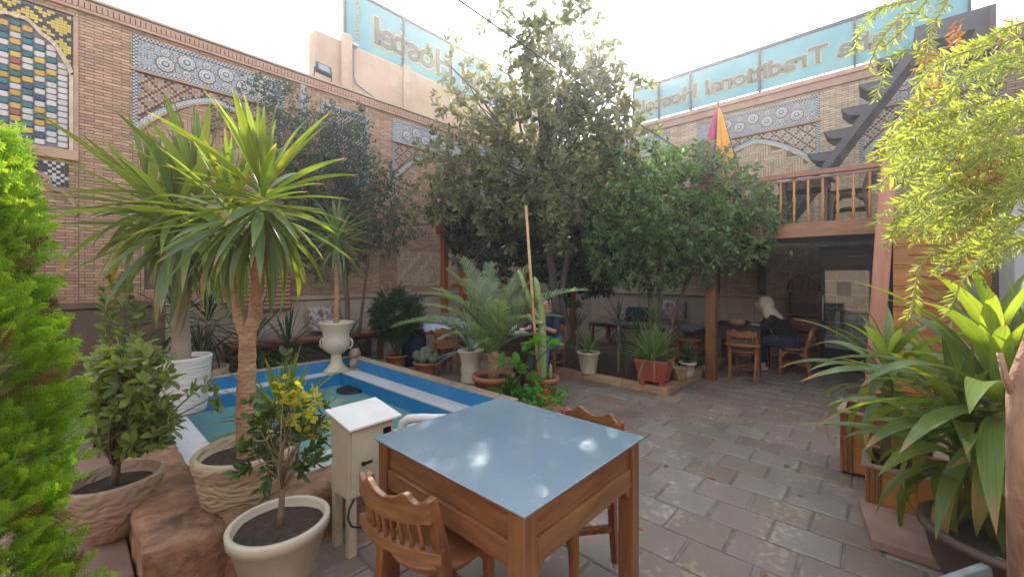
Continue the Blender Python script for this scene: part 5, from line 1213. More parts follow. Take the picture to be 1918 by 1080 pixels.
# metal stair
SR = thing('metal_stair', 'dark steel stair climbing from the balcony to the roof along the ochre wall', 'stairs', (0,0,0))
A_, B_ = Vector((7.7, 1.30, 2.19)), Vector((7.7, -.30, 4.55))
for dx in (0, .55):
    dv = (B_-A_); L = dv.length; ang = math.atan2(dv.z, -dv.y)
    m = MB(); c = (A_+B_)/2+Vector((dx,0,0)); m.box(c, (.03, L+.2, .10), M=Matrix.Rotation(-ang, 3, 'X')@Matrix.Rotation(0,3,'Z')); m.build('stringer', DKMET, SR, .004)
n = 8
for k in range(n):
    p = A_.lerp(B_, (k+.8)/n); m = MB(); m.bx(p.x+.018, p.x+.532, p.y-.02, p.y+.33, p.z+.06, p.z+.08); m.build('tread', DKMET, SR)
    for dx in (.02, .515):
      m = MB(); m.add([(p.x+dx,p.y+.32,p.z+.058),(p.x+dx,p.y-.02,p.z+.058),(p.x+dx,p.y-.02,p.z-.10),(p.x+dx,p.y+.25,p.z-.03),(p.x+dx+.012,p.y+.32,p.z+.058),(p.x+dx+.012,p.y-.02,p.z+.058),(p.x+dx+.012,p.y-.02,p.z-.10),(p.x+dx+.012,p.y+.25,p.z-.03)], [(0,1,2,3),(7,6,5,4),(0,3,7,4),(1,0,4,5),(2,1,5,6),(3,2,6,7)])
      m.build('tread_bracket', DKMET, SR)
m = MB(); m.bx(7.7,8.3,-.85,-.32,4.62,4.66); m.build('landing', DKMET, SR)
m = MB(); m.bx(7.85,7.95,-.52,-.42,2.12,4.615); m.build('support_post', GRMET, SR, .004)
DOOR = thing('roof_door', 'dark steel roof door box at the top of the stair', 'door', (8.7, -.75, 4.68)); m = MB(); m.bx(0,.5,-.4,.4,0,.62); m.build('door_leaf', DKMET, DOOR, .01)
m = MB(); m.bx(-.02,-.001,-.4,-.34,.02,.6); m.build('door_frame', WDK, DOOR); m = MB(); m.bx(-.02,-.001,.34,.4,.02,.6); m.build('door_frame', WDK, DOOR)
# parasol
UM = thing('parasol', 'closed magenta, navy and yellow parasol on the balcony', 'parasol', (7.0, 1.95, 2.18))
m = MB(); m.tube([(0,0,0),(0,0,2.1)], .02, 8); m.build('pole', W_Z, UM)
cols = [plain('magenta_cloth', (.50,.04,.14), .8), plain('navy_cloth', (.035,.03,.12), .8), plain('yellow_cloth', (.66,.30,.03), .8)]
m = MB(); n = 24
for k in range(n):
    a0, a1 = 2*math.pi*k/n+2.0, 2*math.pi*(k+1)/n+2.0; seq = [0,0,0,0,1,2,2,2,2,1,0,0,0,0,1,2,2,2,2,1,0,0,0,2]; m.cur = seq[k]
    f = lambda a, kk: (1+.16*math.sin(6*a))
    pr = [(0,2.05),(.065,1.9),(.16,1.5),(.26,1.1),(.30,.9),(.16,.6),(.07,.45)]
    vs = [];
    for r, z in pr: vs += [(r*f(a0,k)*math.cos(a0), r*f(a0,k)*math.sin(a0), z), (r*f(a1,k)*math.cos(a1), r*f(a1,k)*math.sin(a1), z)]
    m.add(vs, [(2*i, 2*i+1, 2*i+3, 2*i+2) for i in range(len(pr)-1)], True)
m.build('canopy', cols, UM)
m = MB(); m.lathe([(0,0),(.22,0),(.22,.05),(.04,.08),(0,.08)], 20); m.build('base', GRMET, UM)
# balcony furniture
DKm = (WDK, WDK, WDK)
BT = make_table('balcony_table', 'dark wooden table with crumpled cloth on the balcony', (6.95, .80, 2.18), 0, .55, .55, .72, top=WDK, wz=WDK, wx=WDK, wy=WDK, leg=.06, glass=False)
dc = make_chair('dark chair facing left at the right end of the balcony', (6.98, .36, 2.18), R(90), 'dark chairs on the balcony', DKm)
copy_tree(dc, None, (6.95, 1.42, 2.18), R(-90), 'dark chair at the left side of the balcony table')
CL1 = plain('patterned_cloth', (.36,.34,.40), .9, scale=25)
m = MB(); n = 10; vs = [((i/n-.5)*.62, (j/n-.5)*.62, .728+.008*math.sin(i*2.1+j)+(-.10-.03*math.sin(j*1.7+i) if i in (0,n) or j in (0,n) else 0)) for i in range(n+1) for j in range(n+1)]
m.add(vs, [(i*(n+1)+j, (i+1)*(n+1)+j, (i+1)*(n+1)+j+1, i*(n+1)+j+1) for i in range(n) for j in range(n)], True); tag(m.build('tablecloth', mat('crumpled_cloth', (.5,.46,.5), (.16,.12,.18), scale=22, rough=.9), loc=(6.95,.80,2.18)), 'crumpled patterned cloth on the dark balcony table', 'tablecloth')
# ---------------------------------------------------------------- under the balcony
FR = thing('drinks_fridge', 'black glass door drinks fridge under the balcony', 'fridge', (8.22, .43, 0))
m = MB(); m.bx(.03,.6,-.34,.34,.06,1.98); m.build('cabinet', BLACK, FR, .01)
FG = N('fridge_glass'); pbn = FG.n('ShaderNodeBsdfPrincipled', Roughness=.03); pbn.inputs['Base Color'].default_value = (.09,.10,.10,1); pbn.inputs['Specular IOR Level'].default_value = .9; FG.n('ShaderNodeOutputMaterial', Surface=pbn.outputs[0])
GLS = N('clear_glass'); gb = GLS.n('ShaderNodeBsdfGlossy', Roughness=.02); tr_ = GLS.n('ShaderNodeBsdfTransparent', Color=(.8,.85,.85,1)); gx = GLS.n('ShaderNodeMixShader', i0=.10, i1=tr_.outputs[0], i2=gb.outputs[0]); GLS.n('ShaderNodeOutputMaterial', Surface=gx.outputs[0])
m = MB(); m.bx(.0,.028,-.33,.33,1.68,1.94); m.build('header', plain('header_black', (.02,.02,.035), .3), FR, .004)
m = MB(); m.tube([(-.003,-.02-.2*t/24,1.82+.018*math.sin(t*1.9)) for t in range(25)], .004, 4, sm=False); m.build('header_lettering', plain('header_script', (.5,.5,.6), .5), FR)
for r in ((-.33,-.27,.3,1.66),(.27,.33,.3,1.66),(-.27,.27,1.6,1.66),(-.27,.27,.3,.36)): m = MB(); m.bx(-.01,.028,*r); m.build('door_frame', BLACK, FR, .003)
m = MB(); m.bx(.026,.029,-.268,.268,.37,1.59); m.build('interior_back', plain('fridge_interior', (.10,.11,.12), .4), FR)
m = MB(); m.bx(-.004,.0,-.269,.269,.361,1.599); m.build('door_glass', GLS.m, FR)
for k in range(5):
    z = .55+k*.22; m = MB(); m.bx(.002,.024,-.268,.268,z,z+.012); m.build('shelf', STEEL, FR)
    for i in range(9):
        if k > 2 and i % 2: continue
        m = MB(); x = .013; m.lathe([(0,0),(.010,0),(.010,.11),(.005,.14),(.005,.165),(0,.165)], 8, sm=True); m.build('bottle', (plain('bottle_white', (.5,.5,.48), .3), plain('bottle_dark', (.05,.04,.03), .2), plain('bottle_green', (.05,.2,.06), .2))[(i*7+k*3) % 3], FR, loc=(x, -.24+i*.06, z+.013))
m = MB(); m.bx(-.006,-.0045,-.05,.12,1.2,1.42); m.build('paper_notice', T_WHITE, FR)
m = MB(); m.bx(-.03,-.011,.285,.3,.8,1.2); m.build('handle', STEEL, FR, .003)
m = MB(); m.bx(.02,.6,-.33,.33,.0,.058); m.build('plinth', BLACK, FR)
# arched dark dresser
SHF = thing('dresser', 'arched dark red wooden dresser left of the fridge', 'dresser', (8.3, 1.0, 0)); wz = wood('dresser_wood', (.16,.04,.022), (.09,.02,.012), (5,5,1))
for y in (-.22,.22): m = MB(); m.bx(0,.4,y-.015,y+.015,0,1.25); m.build('side_panel', wz, SHF, .003)
m = MB(); m.bx(.38,.4,-.205,.205,0,1.25); m.build('back_panel', WDK, SHF)
for z in (.35,.62,.85,1.05,1.24): m = MB(); m.bx(.01,.375,-.204,.204,z,z+.025); m.build('shelf', wz, SHF, .003)
m = MB(); m.tube([(.02,.22*math.cos(math.pi*k/12),1.27+.25*math.sin(math.pi*k/12)) for k in range(13)], .02, 6); m.build('arch', wz, SHF)
for k in range(5): m = MB(); y = -.15+k*.075; m.tube([(.03,y,1.265),(.03,y,1.27+.25*math.sqrt(max(0,1-(y/.22)**2)))], .008, 6); m.build('spindle', wz, SHF)
for z in (.14,.44,.70): m = MB(); m.bx(-.012,.01,-.2,.2,z-.10,z+.11); m.build('drawer_front', wz, SHF, .005)
for z in (.14,.44,.70): m = MB(); m.sphere((-.025,0,z), .014, 10, 8); m.build('knob', STEEL, SHF)
# dark table + chairs under the balcony
TC = plain('dark_cloth', (.035,.028,.04), .9)
make_table('dining_table', 'dark cloth covered table where the woman in the white scarf sits', (7.35, 1.72, 0), 0, .75, .75, .74, top=TC, wz=WDK, wx=WDK, wy=WDK, glass=False)
c2_ = copy_tree(ch, None, (6.72, 1.50, 0), R(2), 'wooden chair with its spindle back to us beside the balcony post', 'chairs under the balcony')
copy_tree(ch, None, (7.45, 1.02, 0), R(92), 'wooden chair the woman in the white scarf sits on', 'chairs under the balcony')
copy_tree(ch, None, (7.15, 2.45, 0), R(-85), 'wooden chair half hidden behind the balcony post', 'chairs under the balcony')
m = MB(); m.lathe([(0,0),(.09,0),(.12,.03),(.13,.09),(.12,.09),(.11,.04),(0,.02)], 24, wob=lambda t,z: .02*math.sin(16*t)); m.tube([(0,.12*math.cos(math.pi*k/10),.09+.1*math.sin(math.pi*k/10)) for k in range(11)], .008, 6); tag(m.build('bread_basket', MC['wicker'], loc=(7.15,1.72,.741)), 'wicker basket with handle on the woman\'s dark table', 'basket')
m = MB(); m.bx(-.12,.12,-.17,.17,0,.012); tag(m.build('open_notebook', T_WHITE, loc=(7.4,1.45,.741), rot=(0,0,.3)), 'pale notebook lying under the seated woman\'s hands', 'notebook')
# ---------------------------------------------------------------- people
def skin_body(name, verts, edges, radii, m_, parent, sub=1, root=0):
    me = bpy.data.meshes.new(name); me.from_pydata(verts, edges, []); me.materials.append(m_)
    o = bpy.data.objects.new(name, me); col.objects.link(o); o.parent = parent
    md = o.modifiers.new('skin', 'SKIN'); md.use_smooth_shade = True
    sv_ = me.skin_vertices[0].data
    for i, r in enumerate(radii):
        sv_[i].radius = r if hasattr(r, '__len__') else (r, r); sv_[i].use_root = (i == root)
    s = o.modifiers.new('sub', 'SUBSURF'); s.levels = sub; s.render_levels = sub
    return o
SKIN = mat('skin', (.50,.28,.19), (.46,.25,.16), scale=8, rough=.5, bump=.05)
def seated(label, loc, rz, lean, shirt, trousers, shoe, arms=True, hair=(.015,.012,.01), scarf=None, skirt=False, headtilt=.0, sh=.46):
    t = thing('person', label, 'person', loc, rz)
    J = []; E = []; Rr = []
    def v(p, r, par=None):
        J.append(Vector(p)); Rr.append(r); i = len(J)-1
        if par is not None: E.append((par, i))
        return i
    def sp(h): return (math.sin(lean)*h*1.0, 0, sh+.08+math.cos(lean)*h)
    pel = v((0,0,sh+.08), .125); ab = v(sp(.16), .115, pel); chs = v(sp(.33), (.12,.14), ab); nk = v(sp(.47), .055, chs)
    nb = sp(.47); hd = Vector(nb)+Vector((.03+.5*math.sin(lean)*.12,0,.075)); h0 = v(hd, .075, nk); h1 = v(hd+Vector((.015+headtilt*.05,0,.075)), .085, h0); h2 = v(hd+Vector((.01+headtilt*.08,0,.14)), .06, h1); ns = v(hd+Vector((.105+headtilt*.02,0,.055)), .014, h1)
    arms_pts = []; legs_pts = []
    for s in (-1, 1):
        shp = Vector(sp(.40))+Vector((0,s*.17,0)); a = v(shp, .052, chs); el = shp+Vector((.14+.1*lean,s*.05,-.22)); e = v(el, .04, a); wr = Vector((el.x+.22, s*.09, .80)); w_ = v(wr, .026, e); pm = v(wr+Vector((.06,-s*.01,-.01)), (.032,.016), w_)
        for k in range(4):
            y_ = (k-1.5)*.018; f1 = v(wr+Vector((.10,y_,-.012)), .009, pm); v(wr+Vector((.135+.008*(1-abs(k-1.5)),y_,-.03)), .0075, f1)
        f1 = v(wr+Vector((.06,-s*.04,-.015)), .010, pm); v(wr+Vector((.09,-s*.05,-.025)), .008, f1)
        arms_pts.append((shp, el, wr))
        hp = Vector((.03,s*.09,sh+.05)); kn = Vector((.44,s*.12,sh+.06)); an = Vector((.42+.06*s,s*.11,.09)); h = v(hp, .085, pel); k_ = v(kn, .06, h); a_ = v(an, .04, k_); v(an+Vector((.14,0,-.045)), .035, a_)
        legs_pts.append((hp, kn, an))
    skin_body('body', [tuple(p) for p in J], E, Rr, SKIN, t, 2)
    # jacket or shirt
    V = [J[pel]+Vector((0,0,-.05)), J[ab], J[chs], J[nk]+Vector((0,0,-.03))]; Rv = [.165,.15,(.14,.165),.07]; Ed = [(0,1),(1,2),(2,3)]
    for s, (a, b_, c_) in zip((-1,1), arms_pts):
        k = len(V); V += [a, b_, b_.lerp(c_, .9 if scarf else .15)]; Rv += [.07,.055,.045 if scarf else .05]; Ed += [(2,k),(k,k+1),(k+1,k+2)]
    skin_body('jacket' if scarf else 'shirt', [tuple(p) for p in V], Ed, Rv, shirt, t, 2)
    V = [Vector((0,0,sh+.07))]; Rv = [.15]; Ed = []
    for (a, b_, c_) in legs_pts:
        k = len(V); V += [a, b_, b_.lerp(c_,.5), c_+Vector((0,0,.03))]; Rv += [.12,.09,.072,.06]; Ed += [(0,k),(k,k+1),(k+1,k+2),(k+2,k+3)]
    skin_body('trousers', [tuple(p) for p in V], Ed, Rv, trousers, t, 2)
    for (a, b_, c_) in legs_pts:
        m = MB(); m.sphere(c_+Vector((.06,0,-.045)), (.13,.047,.045), 14, 8); m.build('shoe', shoe, t)
    hc = hd+Vector((.0,0,.075))
    if scarf:
        m = MB()
        def sf(p): return 1.0 if not (p.x > .5 and -.6 < p.z < .5 and abs(p.y) < .62) else .62
        m.sphere(hc+Vector((-.012,0,.005)), (.125,.108,.135), 24, 16, f=sf)
        q0, q1 = hc+Vector((-.02,0,-.02)), Vector(sp(.385)); ring_ = []
        for i_ in range(9):
            f_ = i_/8; c_ = q0.lerp(q1, f_); rr_ = .105+.05*f_
            for k_ in range(28):
                a_ = 2*math.pi*k_/28; w_ = 1+.05*f_*math.sin(7*a_+f_*3); ring_.append((c_.x+rr_*.92*w_*math.cos(a_), c_.y+rr_*1.12*w_*math.sin(a_), c_.z+.03*math.sin(3*a_)*f_))
        m.add(ring_, [(i_*28+k_, i_*28+(k_+1)%28, (i_+1)*28+(k_+1)%28, (i_+1)*28+k_) for i_ in range(8) for k_ in range(28)], True)
        m.build('headscarf', scarf, t)
    else:
        m = MB(); m.sphere(hc+Vector((-.018,0,.03)), (.098,.09,.10), 20, 12, f=lambda p: 1 if not (p.x > .3 and p.z < .45) else .8); m.build('hair', plain('black_hair', hair, .7), t)
    for s in (-1, 1):
        m = MB(); m.sphere(hc+Vector((.083,s*.031,-.0)), .011, 8, 6); m.build('eye', plain('eye', (.04,.03,.03), .2), t)
        if not scarf: m = MB(); m.sphere(hc+Vector((-.0,s*.088,-.01)), (.018,.01,.03), 8, 6); m.build('ear', SKIN, t)
    m = MB(); m.sphere(hc+Vector((.088,0,-.055)), (.008,.024,.007), 8, 6); m.build('mouth', plain('lips', (.35,.12,.1), .5), t)
    return t
seated('woman in a cream headscarf and black coat bent over the dark table', (7.43, 1.03, 0), R(100), R(38), plain('black_coat', (.008,.008,.012), .85), plain('dark_jeans', (.02,.025,.05), .9), plain('pale_shoe', (.4,.3,.3), .6), scarf=plain('cream_scarf', (.55,.46,.36), .85, scale=12), headtilt=1)
p2 = thing
seated('person in a navy T-shirt and jeans at the tea table behind the cactus', (4.86, 3.72, 0), R(196), R(12), plain('navy_shirt', (.02,.022,.06), .9), plain('blue_jeans', (.10,.15,.26), .9, scale=20), plain('black_shoe', (.02,.015,.015), .5))
# tea table
make_table('tea_table', 'black table with a tea tray behind the palm', (4.22, 3.72, 0), R(10), .75, .62, .74, top=plain('black_top', (.02,.02,.022), .25), wz=WDK, wx=WDK, wy=WDK, glass=False)
copy_tree(ch, None, (4.93, 3.75, 0), R(196), 'wooden chair under the person in the navy T-shirt', 'chairs at the tea table')
CHN = plain('white_china', (.75,.73,.70), .15); q = Vector((4.02, 3.62, .741))
m = MB(); m.lathe([(0,0),(.15,0),(.17,.012),(.175,.018),(.16,.016),(0,.008)], 32); tag(m.build('tea_tray', CHN, loc=q), 'round white tray holding the tea set', 'tray')
t = thing('teapot', 'white china teapot on the round tray', 'teapot', q+Vector((-.04,.04,.018)))
m = MB(); m.lathe([(0,0),(.04,0),(.062,.03),(.065,.06),(.045,.095),(.02,.105),(0,.106)], 24); m.build('pot_body', CHN, t)
m = MB(); m.tube([(.055,0,.04),(.09,0,.06),(.105,0,.095)], [.012,.009,.007], 8); m.build('spout', CHN, t)
m = MB(); m.tube([(-.055,0,.08),(-.09,0,.075),(-.095,0,.045),(-.06,0,.03)], .006, 6); m.build('handle', CHN, t)
for k, (dx, dy) in enumerate(((.07,-.05),(.02,-.1))):
    t = thing('teacup', ('nearer' if k else 'farther')+' white teacup on the round tray', 'cup', q+Vector((dx,dy,.018))); m = MB(); m.lathe([(0,0),(.02,0),(.035,.04),(.037,.05),(.033,.05),(0,.012)], 18); m.build('cup_body', CHN, t); m = MB(); m.tube([(.033,0,.04),(.052,0,.035),(.03,0,.015)], .004, 6); m.build('handle', CHN, t)
# left table with cloth
LTb = make_table('dining_table', 'wooden table with pale patterned cloth near the left wall', (4.45, 5.75, 0), R(12), .85, .8, .75, top=WR_Z, wz=WR_Z, wx=WR_Z, wy=WR_Z, glass=False)
m = MB(); n = 12; vs = []
for i in range(n+1):
    for j in range(n+1):
        x, y = (i/n-.5)*.96, (j/n-.5)*.9; ed = max(abs(x)/.43, abs(y)/.41); vs.append((x if abs(x) < .44 else math.copysign(.445, x), y if abs(y) < .42 else math.copysign(.425, y), .757 if ed <= 1.02 else .60+.03*math.sin(i*2+j*2)))
m.add(vs, [(i*(n+1)+j, (i+1)*(n+1)+j, (i+1)*(n+1)+j+1, i*(n+1)+j+1) for i in range(n) for j in range(n)], True); tag(m.build('tablecloth', mat('blue_white_cloth', (.50,.54,.64), (.30,.34,.48), scale=24, rough=.9), loc=(4.45,5.75,0), rot=(0,0,R(12))), 'pale blue and white cloth over the left table', 'tablecloth')
redm = (WR_Z, WR_Z, WR_Z)
copy_tree(ch, None, (3.95, 5.05, 0), R(65), 'reddish wooden chair in front of the cloth covered table', None)
t = thing('stool', 'navy covered stool tucked by the left table', 'stool', (4.0, 5.95, 0)); m = MB(); m.lathe([(0,0),(.22,0),(.2,.3),(.19,.55),(0,.57)], 24, wob=lambda a,z: .05*math.sin(9*a)); m.build('cover', plain('navy_cover', (.015,.018,.06), .9), t); m = MB(); m.lathe([(0,.572),(.19,.572),(.19,.61),(0,.615)], 24); m.build('seat', plain('navy_cover', (.015,.018,.06), .9), t)
# benches and cushions
CUSH = mat('patterned_cushion', (.46,.42,.42), (.13,.06,.07), scale=16, rough=.95, bump=.2, detail=2)
RUG = N('striped_rug'); tcx = RUG.n('ShaderNodeTexCoord'); wv = RUG.n('ShaderNodeTexWave', Vector=tcx.outputs['Object'], Scale=4.5, Distortion=1.5); wv.bands_direction = 'Z'
crx = RUG.n('ShaderNodeValToRGB', Fac=wv.outputs[0]); crx.color_ramp.elements[0].color = (.20,.03,.025,1); crx.color_ramp.elements[1].color = (.42,.30,.2,1); pbx = RUG.n('ShaderNodeBsdfPrincipled', Roughness=.95); RUG.t.links.new(crx.outputs[0], pbx.inputs['Base Color']); RUG.n('ShaderNodeOutputMaterial', Surface=pbx.outputs[0]); RUG = RUG.m
def bench(label, x0, x1, y0, y1, rug=True):
    t = thing('bench', label, 'bench', ((x0+x1)/2, (y0+y1)/2, 0)); a, b_ = (x1-x0)/2, (y1-y0)/2
    m = MB(); m.bx(-a,a,-b_,b_,.40,.46); m.build('seat', WDK, t, .005)
    m = MB(); m.bx(-a+.01,a-.01,-b_+.01,b_-.01,.461,.50); m.build('mattress', RUG if rug else plain('grey_rug', (.16,.14,.16), .95), t, .01)
    for px in (-1,1):
        for py in (-1,1): m = MB(); m.bx(px*(a-.05)-.04,px*(a-.05)+.04,py*(b_-.05)-.04,py*(b_-.05)+.04,0,.399); m.build('leg', WR_Z, t)
    return t
bench('rug covered wooden bench against the left wall', 1.55, 3.9, 6.75, 7.3)
bench('low grey wooden bench along the back wall behind the bed', 7.9, 8.75, 2.6, 4.9, False)
def cushion(label, loc, rot, s=(.5,.14,.42), m_=CUSH):
    m = MB(); m.sphere((0,0,0), (s[0]*.6,s[1]*.6,s[2]*.6), 24, 16, f=lambda p: min(1.35, 1/max(abs(p.x),abs(p.z),.62)*.85)); o = m.build('cushion', m_, None, 0, loc, rot); tag(o, label, 'cushion'); return o
cushion('white and maroon patterned cushion leaning on the left wall bench', (3.0,7.18,.76), (R(-12),0,0)); cushion('patterned bolster standing upright on the back wall bench', (8.68,3.3,.78), (R(-10),0,R(-90)))
cushion('dark round cushion on the back wall bench', (8.6,4.0,.65), (R(-10),0,R(-90)), (.6,.2,.32), plain('dark_cushion', (.03,.04,.05), .95))
m = MB(); m.bx(-.45,.45,-.03,.03,-.3,.3); tag(m.build('hanging_rug', RUG, None, .02, (2.05,7.3,1.25)), 'red striped rug hanging on the left wall behind the yucca', 'rug')
# stone-ish brick hearth left of shrub (low wall under bench)
# ---------------------------------------------------------------- right foreground
t = thing('wooden_planter', 'wooden box planter with ribbed corners on the right', 'planter', (3.50,-.17,0)); 
def wbox(t, x0,x1,y0,y1,h):
    for r in ((x0,x0+.02,y0,y1),(x1-.02,x1,y0,y1),(x0+.021,x1-.021,y0,y0+.02),(x0+.021,x1-.021,y1-.02,y1)): m = MB(); m.bx(r[0],r[1],r[2],r[3],.02,h); m.build('side_panel', W_BOARD, t, .004)
    for k in range(3):
        for y in (y0+.012+k*.028, y1-.012-k*.028): m = MB(); m.bx(x0-.014,x0-.001,y-.009,y+.009,.02,h); m.build('rib', W_Z, t, .003)
    m = MB(); m.bx(x0-.02,x0+.03,y0-.02,y1+.02,h+.001,h+.018); m.bx(x1-.03,x1+.02,y0-.02,y1+.02,h+.001,h+.018); m.bx(x0+.03,x1-.03,y0-.02,y0+.03,h+.001,h+.018); m.bx(x0+.03,x1-.03,y1-.03,y1+.02,h+.001,h+.018); m.build('rim', PINKST, t, .003)
    m = MB(); m.bx(x0+.02,x1-.02,y0+.02,y1-.02,h-.04,h-.03); m.build('soil', SOIL, t)
wbox(t, 0,.42,-.25,.26,.27)
t = thing('wooden_planter', 'taller wooden box planter behind the ribbed one', 'planter', (4.0,.0,0)); wbox(t, 0,.4,-.25,.25,.46)
m = MB(); m.slab([(3.0,.05),(3.47,.12),(3.47,-.75),(2.62,-.75),(2.62,-.28),(3.0,-.26)], .002, .055); tag(m.build('stone_step', PINKST, None, .006), 'flat grey pink stone slab under the right planters', 'step')
BPp = Vector((2.86,-.42,0)); pot('round_planter', 'wide brown round planter at the lower right', (BPp.x,BPp.y,.056), [(0,0),(.2,0),(.25,.1),(.28,.24),(.3,.25),(.3,.28),(.27,.28),(.24,.22),(0,.2)], mat('brown_pot', (.12,.08,.06), (.08,.05,.04), rough=.7), .22, .25)
DV = variants('dr', .78, .095, DRAC, R(-35), R(84), R(125), 14, hold=.62, pw=1.0, peak=.45, base=.5, fold=.15)
def drac(label, base, zh, heads, n, s=(.7,1.05), r=.04):
    t = thing('dracaena', label, 'plant', base); m = MB(); 
    for h in heads: m.tube([(0,0,0),(h[0]*.5,h[1]*.5,h[2]*.5),(h[0],h[1],h[2]+.1)], [r,r*.85,r*.7], 10)
    m.build('stem', mat('green_stem', (.22,.20,.09), (.14,.12,.05), rough=.8, bump=.5), t)
    for h in heads: head(t, h[:3], n, DV, s[0]*h[3], s[1]*h[3], .04, .3, .8)
    return t
drac('broad leaved dracaena in the box planters at the right', (3.72,-.02,.24), 0, [(0,.0,.56,.8),(.15,-.28,.46,.75)], 42)
drac('large arching dracaena in the round planter nearest the camera at the right', (BPp.x+.06,BPp.y+.02,.27), 0, [(.08,.0,.62,1.0),(.12,.10,.36,.85)], 58)
drac('dracaena with tall upright bright blades at the right edge', (3.1,-.68,.05), 0, [(0,0,.60,.72)], 28)
UPm = [blade_mesh(.85,.075,R(86),R(80),YUC,peak=.4,base=.5), blade_mesh(.8,.06,R(82),R(70),YUC,peak=.4,base=.5)]
last = [o for o in col.objects if o.name.startswith('dracaena')][-1]
for k, a in enumerate((0,1.5,2.6,4.0,5.2)): link('leaf', UPm[k%2], None, last, (.02*math.cos(a)-.1,.02*math.sin(a)+.12,.78), (random.uniform(-.08,.08),random.uniform(-.08,.08),a), random.uniform(.75,1.0))
t = thing('metal_trough', 'grey metal trough corner at the bottom right edge', 'planter', at_z(1726,1088,.30)-Vector((0,0,.30)), R(-30))
m = MB(); m.bx(-.0,.03,-.5,.0,0,.30); m.bx(.03,.5,-.03,.0,0,.30); m.bx(.47,.5,-.5,-.03,0,.3); m.bx(.03,.47,-.5,-.47,0,.3); m.build('trough_wall', mat('galvanised', (.30,.33,.36), (.22,.24,.26), scale=10, rough=.5), t, .008)
m = MB(); m.bx(.031,.469,-.469,-.031,.22,.24); m.build('soil', SOIL, t)
m = MB(); a = at_d(1912,500,3.6); m.bx(a.x-.02,a.x+.05,a.y-.05,a.y+.03,0,1.62); tag(m.build('red_post', plain('red_paint', (.45,.02,.05), .4), None, .006), 'bright red painted post at the right edge', 'post')
# weeping tree upper right
WT = at_z(1918,1250,0); b = WT; q = lambda u, v, d: W2(u, v, d, b)
WTR = thing('weeping_tree', 'weeping tree with yellow green needle leaves hanging at the upper right', 'tree', WT)
m = MB(); m.tube([(0,0,0),q(1916,900,1.32),q(1910,720,1.36),q(1955,600,1.4),q(2020,400,1.5),q(1990,100,1.7),q(1920,-60,1.8)], [.040,.037,.031,.03,.03,.025,.02], 14)
m.tube([q(1908,760,1.36),q(1884,710,1.36),q(1872,660,1.38)], [.014,.01,.008], 8)
strands = []
def strand(pts, d0, d1, wtip=.0):
    P_ = [Vector(q(u, v, d0+(d1-d0)*i/(len(pts)-1))) for i, (u, v) in enumerate(pts)]
    dense = []
    for i in range(len(P_)-1):
        for k in range(8): dense.append(P_[i].lerp(P_[i+1], k/8))
    dense.append(P_[-1]); strands.append(dense)
src = (1960,60)
strand([(1960,-20),(1800,-40),(1740,60),(1720,200),(1690,300)], 1.7, 1.9)
strand([(1900,-40),(1760,-30),(1690,60),(1640,100)], 1.7, 2.1); strand([(1900,-40),(1720,-30),(1640,20),(1615,60)], 1.9, 2.2)
strand([(1980,160),(1880,120),(1800,150),(1740,240),(1700,290)], 1.6, 1.8)
strand([(1990,200),(1900,200),(1830,240),(1760,300),(1690,400),(1665,450)], 1.6, 1.8)
strand([(1990,380),(1900,330),(1820,380),(1760,460),(1720,500),(1705,600)], 1.6, 1.7)
strand([(1980,400),(1900,420),(1840,480),(1800,530),(1778,585)], 1.5, 1.6)
strand([(1990,300),(1900,280),(1800,300),(1730,350),(1690,380)], 1.7, 1.9)
strand([(1990,350),(1880,360),(1780,400),(1720,440),(1690,440)], 1.6, 1.8)
strand([(1760,40),(1700,20),(1650,70),(1625,130)], 1.9, 2.1); strand([(1800,180),(1740,160),(1700,200),(1680,270)], 1.8, 1.9); strand([(1760,110),(1700,90),(1660,120),(1640,190)], 1.9, 2.0)
strand([(1790,260),(1730,230),(1700,290),(1690,350)], 1.8, 1.9); strand([(1720,0),(1660,10),(1610,50),(1600,100)], 2.0, 2.2)
for k in range(175):
    u = 1690+230*random.random()**.8; v = random.uniform(60,480)
    lim = 1690+ (90 if v < 200 else (10 if 250 < v < 460 else 40))
    if u < lim: continue
    if v > 440 and u < 1790 and random.random() < .7: continue
    if v < 200 and random.random() < .62: continue
    d = random.uniform(1.5,2.2); L = random.uniform(70,120)
    strand([(u+L*.6,v-L*.35),(u+L*.1,v-L*.2),(u-L*.35,v+L*.02),(u-L*.65,v+L*.35)], d, d+.04)
pts = []; dirs = []; tw_ = MB()
for s in strands:
    tw_.tube(s[::3]+[s[-1]], [.0028]*(len(s[::3]))+[.0015], 5)
    for i in range(len(s)-1):
        seg = s[i+1]-s[i]; L = seg.length; n = max(1, int(L/.0036))
        for k in range(n): pts.append(s[i]+seg*(k/n)); dirs.append(seg.normalized())
m.build('trunk', mat('pinkish_bark', (.40,.23,.15), (.24,.13,.085), scale=14, rough=.9, bump=1, bscale=40, stretch=(1,1,.3), dirt=.5, dirtc=(.14,.09,.06), bdist=.015), WTR)
P = np.array([tuple(p_) for p_ in pts]); A = np.array([tuple(p_) for p_ in dirs]); n = len(P)
tw_.build('twigs', mat('green_twig', (.34,.33,.12), (.28,.24,.09), rough=.8), WTR)
az = rng.random(n)*2*math.pi; B = frames(A); side = B[:,:,1]*np.cos(az)[:,None]+B[:,:,2]*np.sin(az)[:,None]
D = A*.55+side*.85
S = .042*(.7+.6*rng.random(n)); keep = rng.random(n) < .95
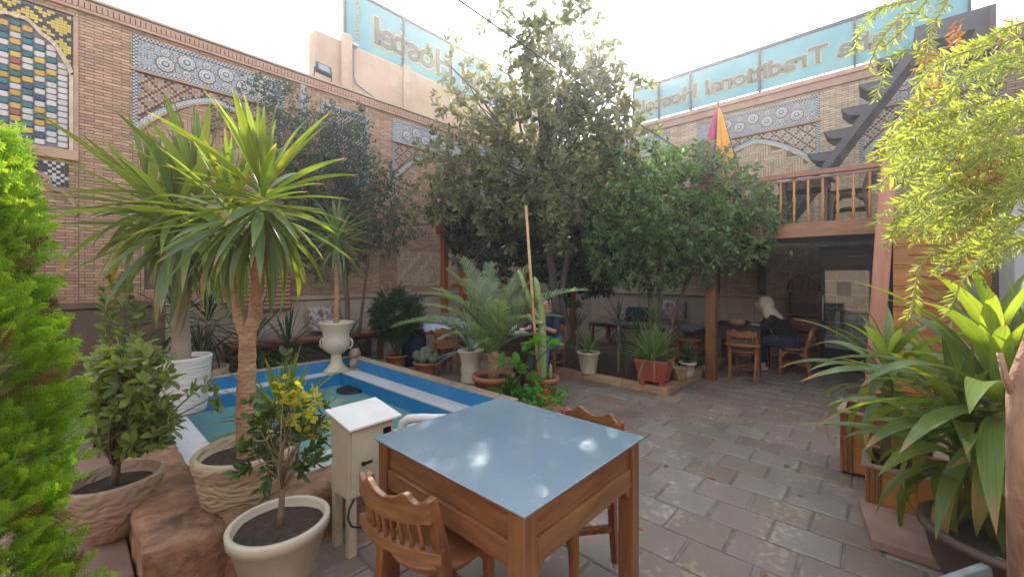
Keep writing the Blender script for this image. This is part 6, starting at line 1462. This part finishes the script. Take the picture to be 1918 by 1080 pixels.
dry = rng.random(n) < .0
link('foliage', scatter('foliage', LEAF_N[0], LEAF_N[1], P[keep], frames(D[keep]), S[keep], WEEP), None, WTR)
dp = []; dd_ = []
for (u,v,d) in ((1735,110,1.9),(1730,180,1.9),(1795,70,1.8),(1830,300,1.7),(1835,360,1.7),(1750,150,1.9),(1860,330,1.7),(1800,310,1.7)):
    for k in range(34):
        c = q(u+random.gauss(0,9), v+random.gauss(0,16), d+random.gauss(0,.04)); dp.append(c); dd_.append((random.gauss(0,1),random.gauss(0,1),random.gauss(-.6,1)))
link('dry_foliage', scatter('dry', LEAF_N[0]*np.array([1,1.6,1]), LEAF_N[1], np.array(dp), frames(np.array(dd_)), np.full(len(dp), .045), WEEPDRY), None, WTR)
# water plants by the pipe
GP = thing('water_grass', 'bright green grass tuft growing at the pool edge by the pipe', 'plant', (1.62, 2.95, .13)); 
head(GP, (0,0,0), 70, variants('wg', .26, .008, YUC, R(30), R(88), R(50), 6, segs=5), .6, 1.2, .16, .0)
for o in col.objects:
    if o.name.startswith('person'): pass
fl_ = []
for k in range(150):
    x, y = random.uniform(.6,8.5), random.uniform(-1.5,5.5)
    if (x < 3.1 and y > 2.3) or (x > 5 and y > 1.9): continue
    fl_.append((x, y, .006))
P = np.array(fl_); a_ = rng.random(len(P))*6.283
tag(link('fallen_leaves', scatter('fallen', LEAF_O[0], LEAF_O[1], P, frames(np.stack([np.cos(a_), np.sin(a_), np.zeros(len(P))], 1), upb=1.0), .035+.04*rng.random(len(P)), WEEPDRY)), kind='stuff')
# scattering volume added to imitate the veil of lens glare around the sun
m = MB(); m.bx(-61, 61, -61, 61, -1.1, 8.2); hb_ = m.build('glare_box', [])
hm = N('glare_volume'); pv = hm.n('ShaderNodeVolumePrincipled', Density=.0075, Anisotropy=.72); pv.inputs['Color'].default_value = (.95,.93,.98,1); hm.n('ShaderNodeOutputMaterial', Volume=pv.outputs[0]); hb_.data.materials.append(hm.m); tag(hb_, kind='stuff')
print('objects', len(col.objects))
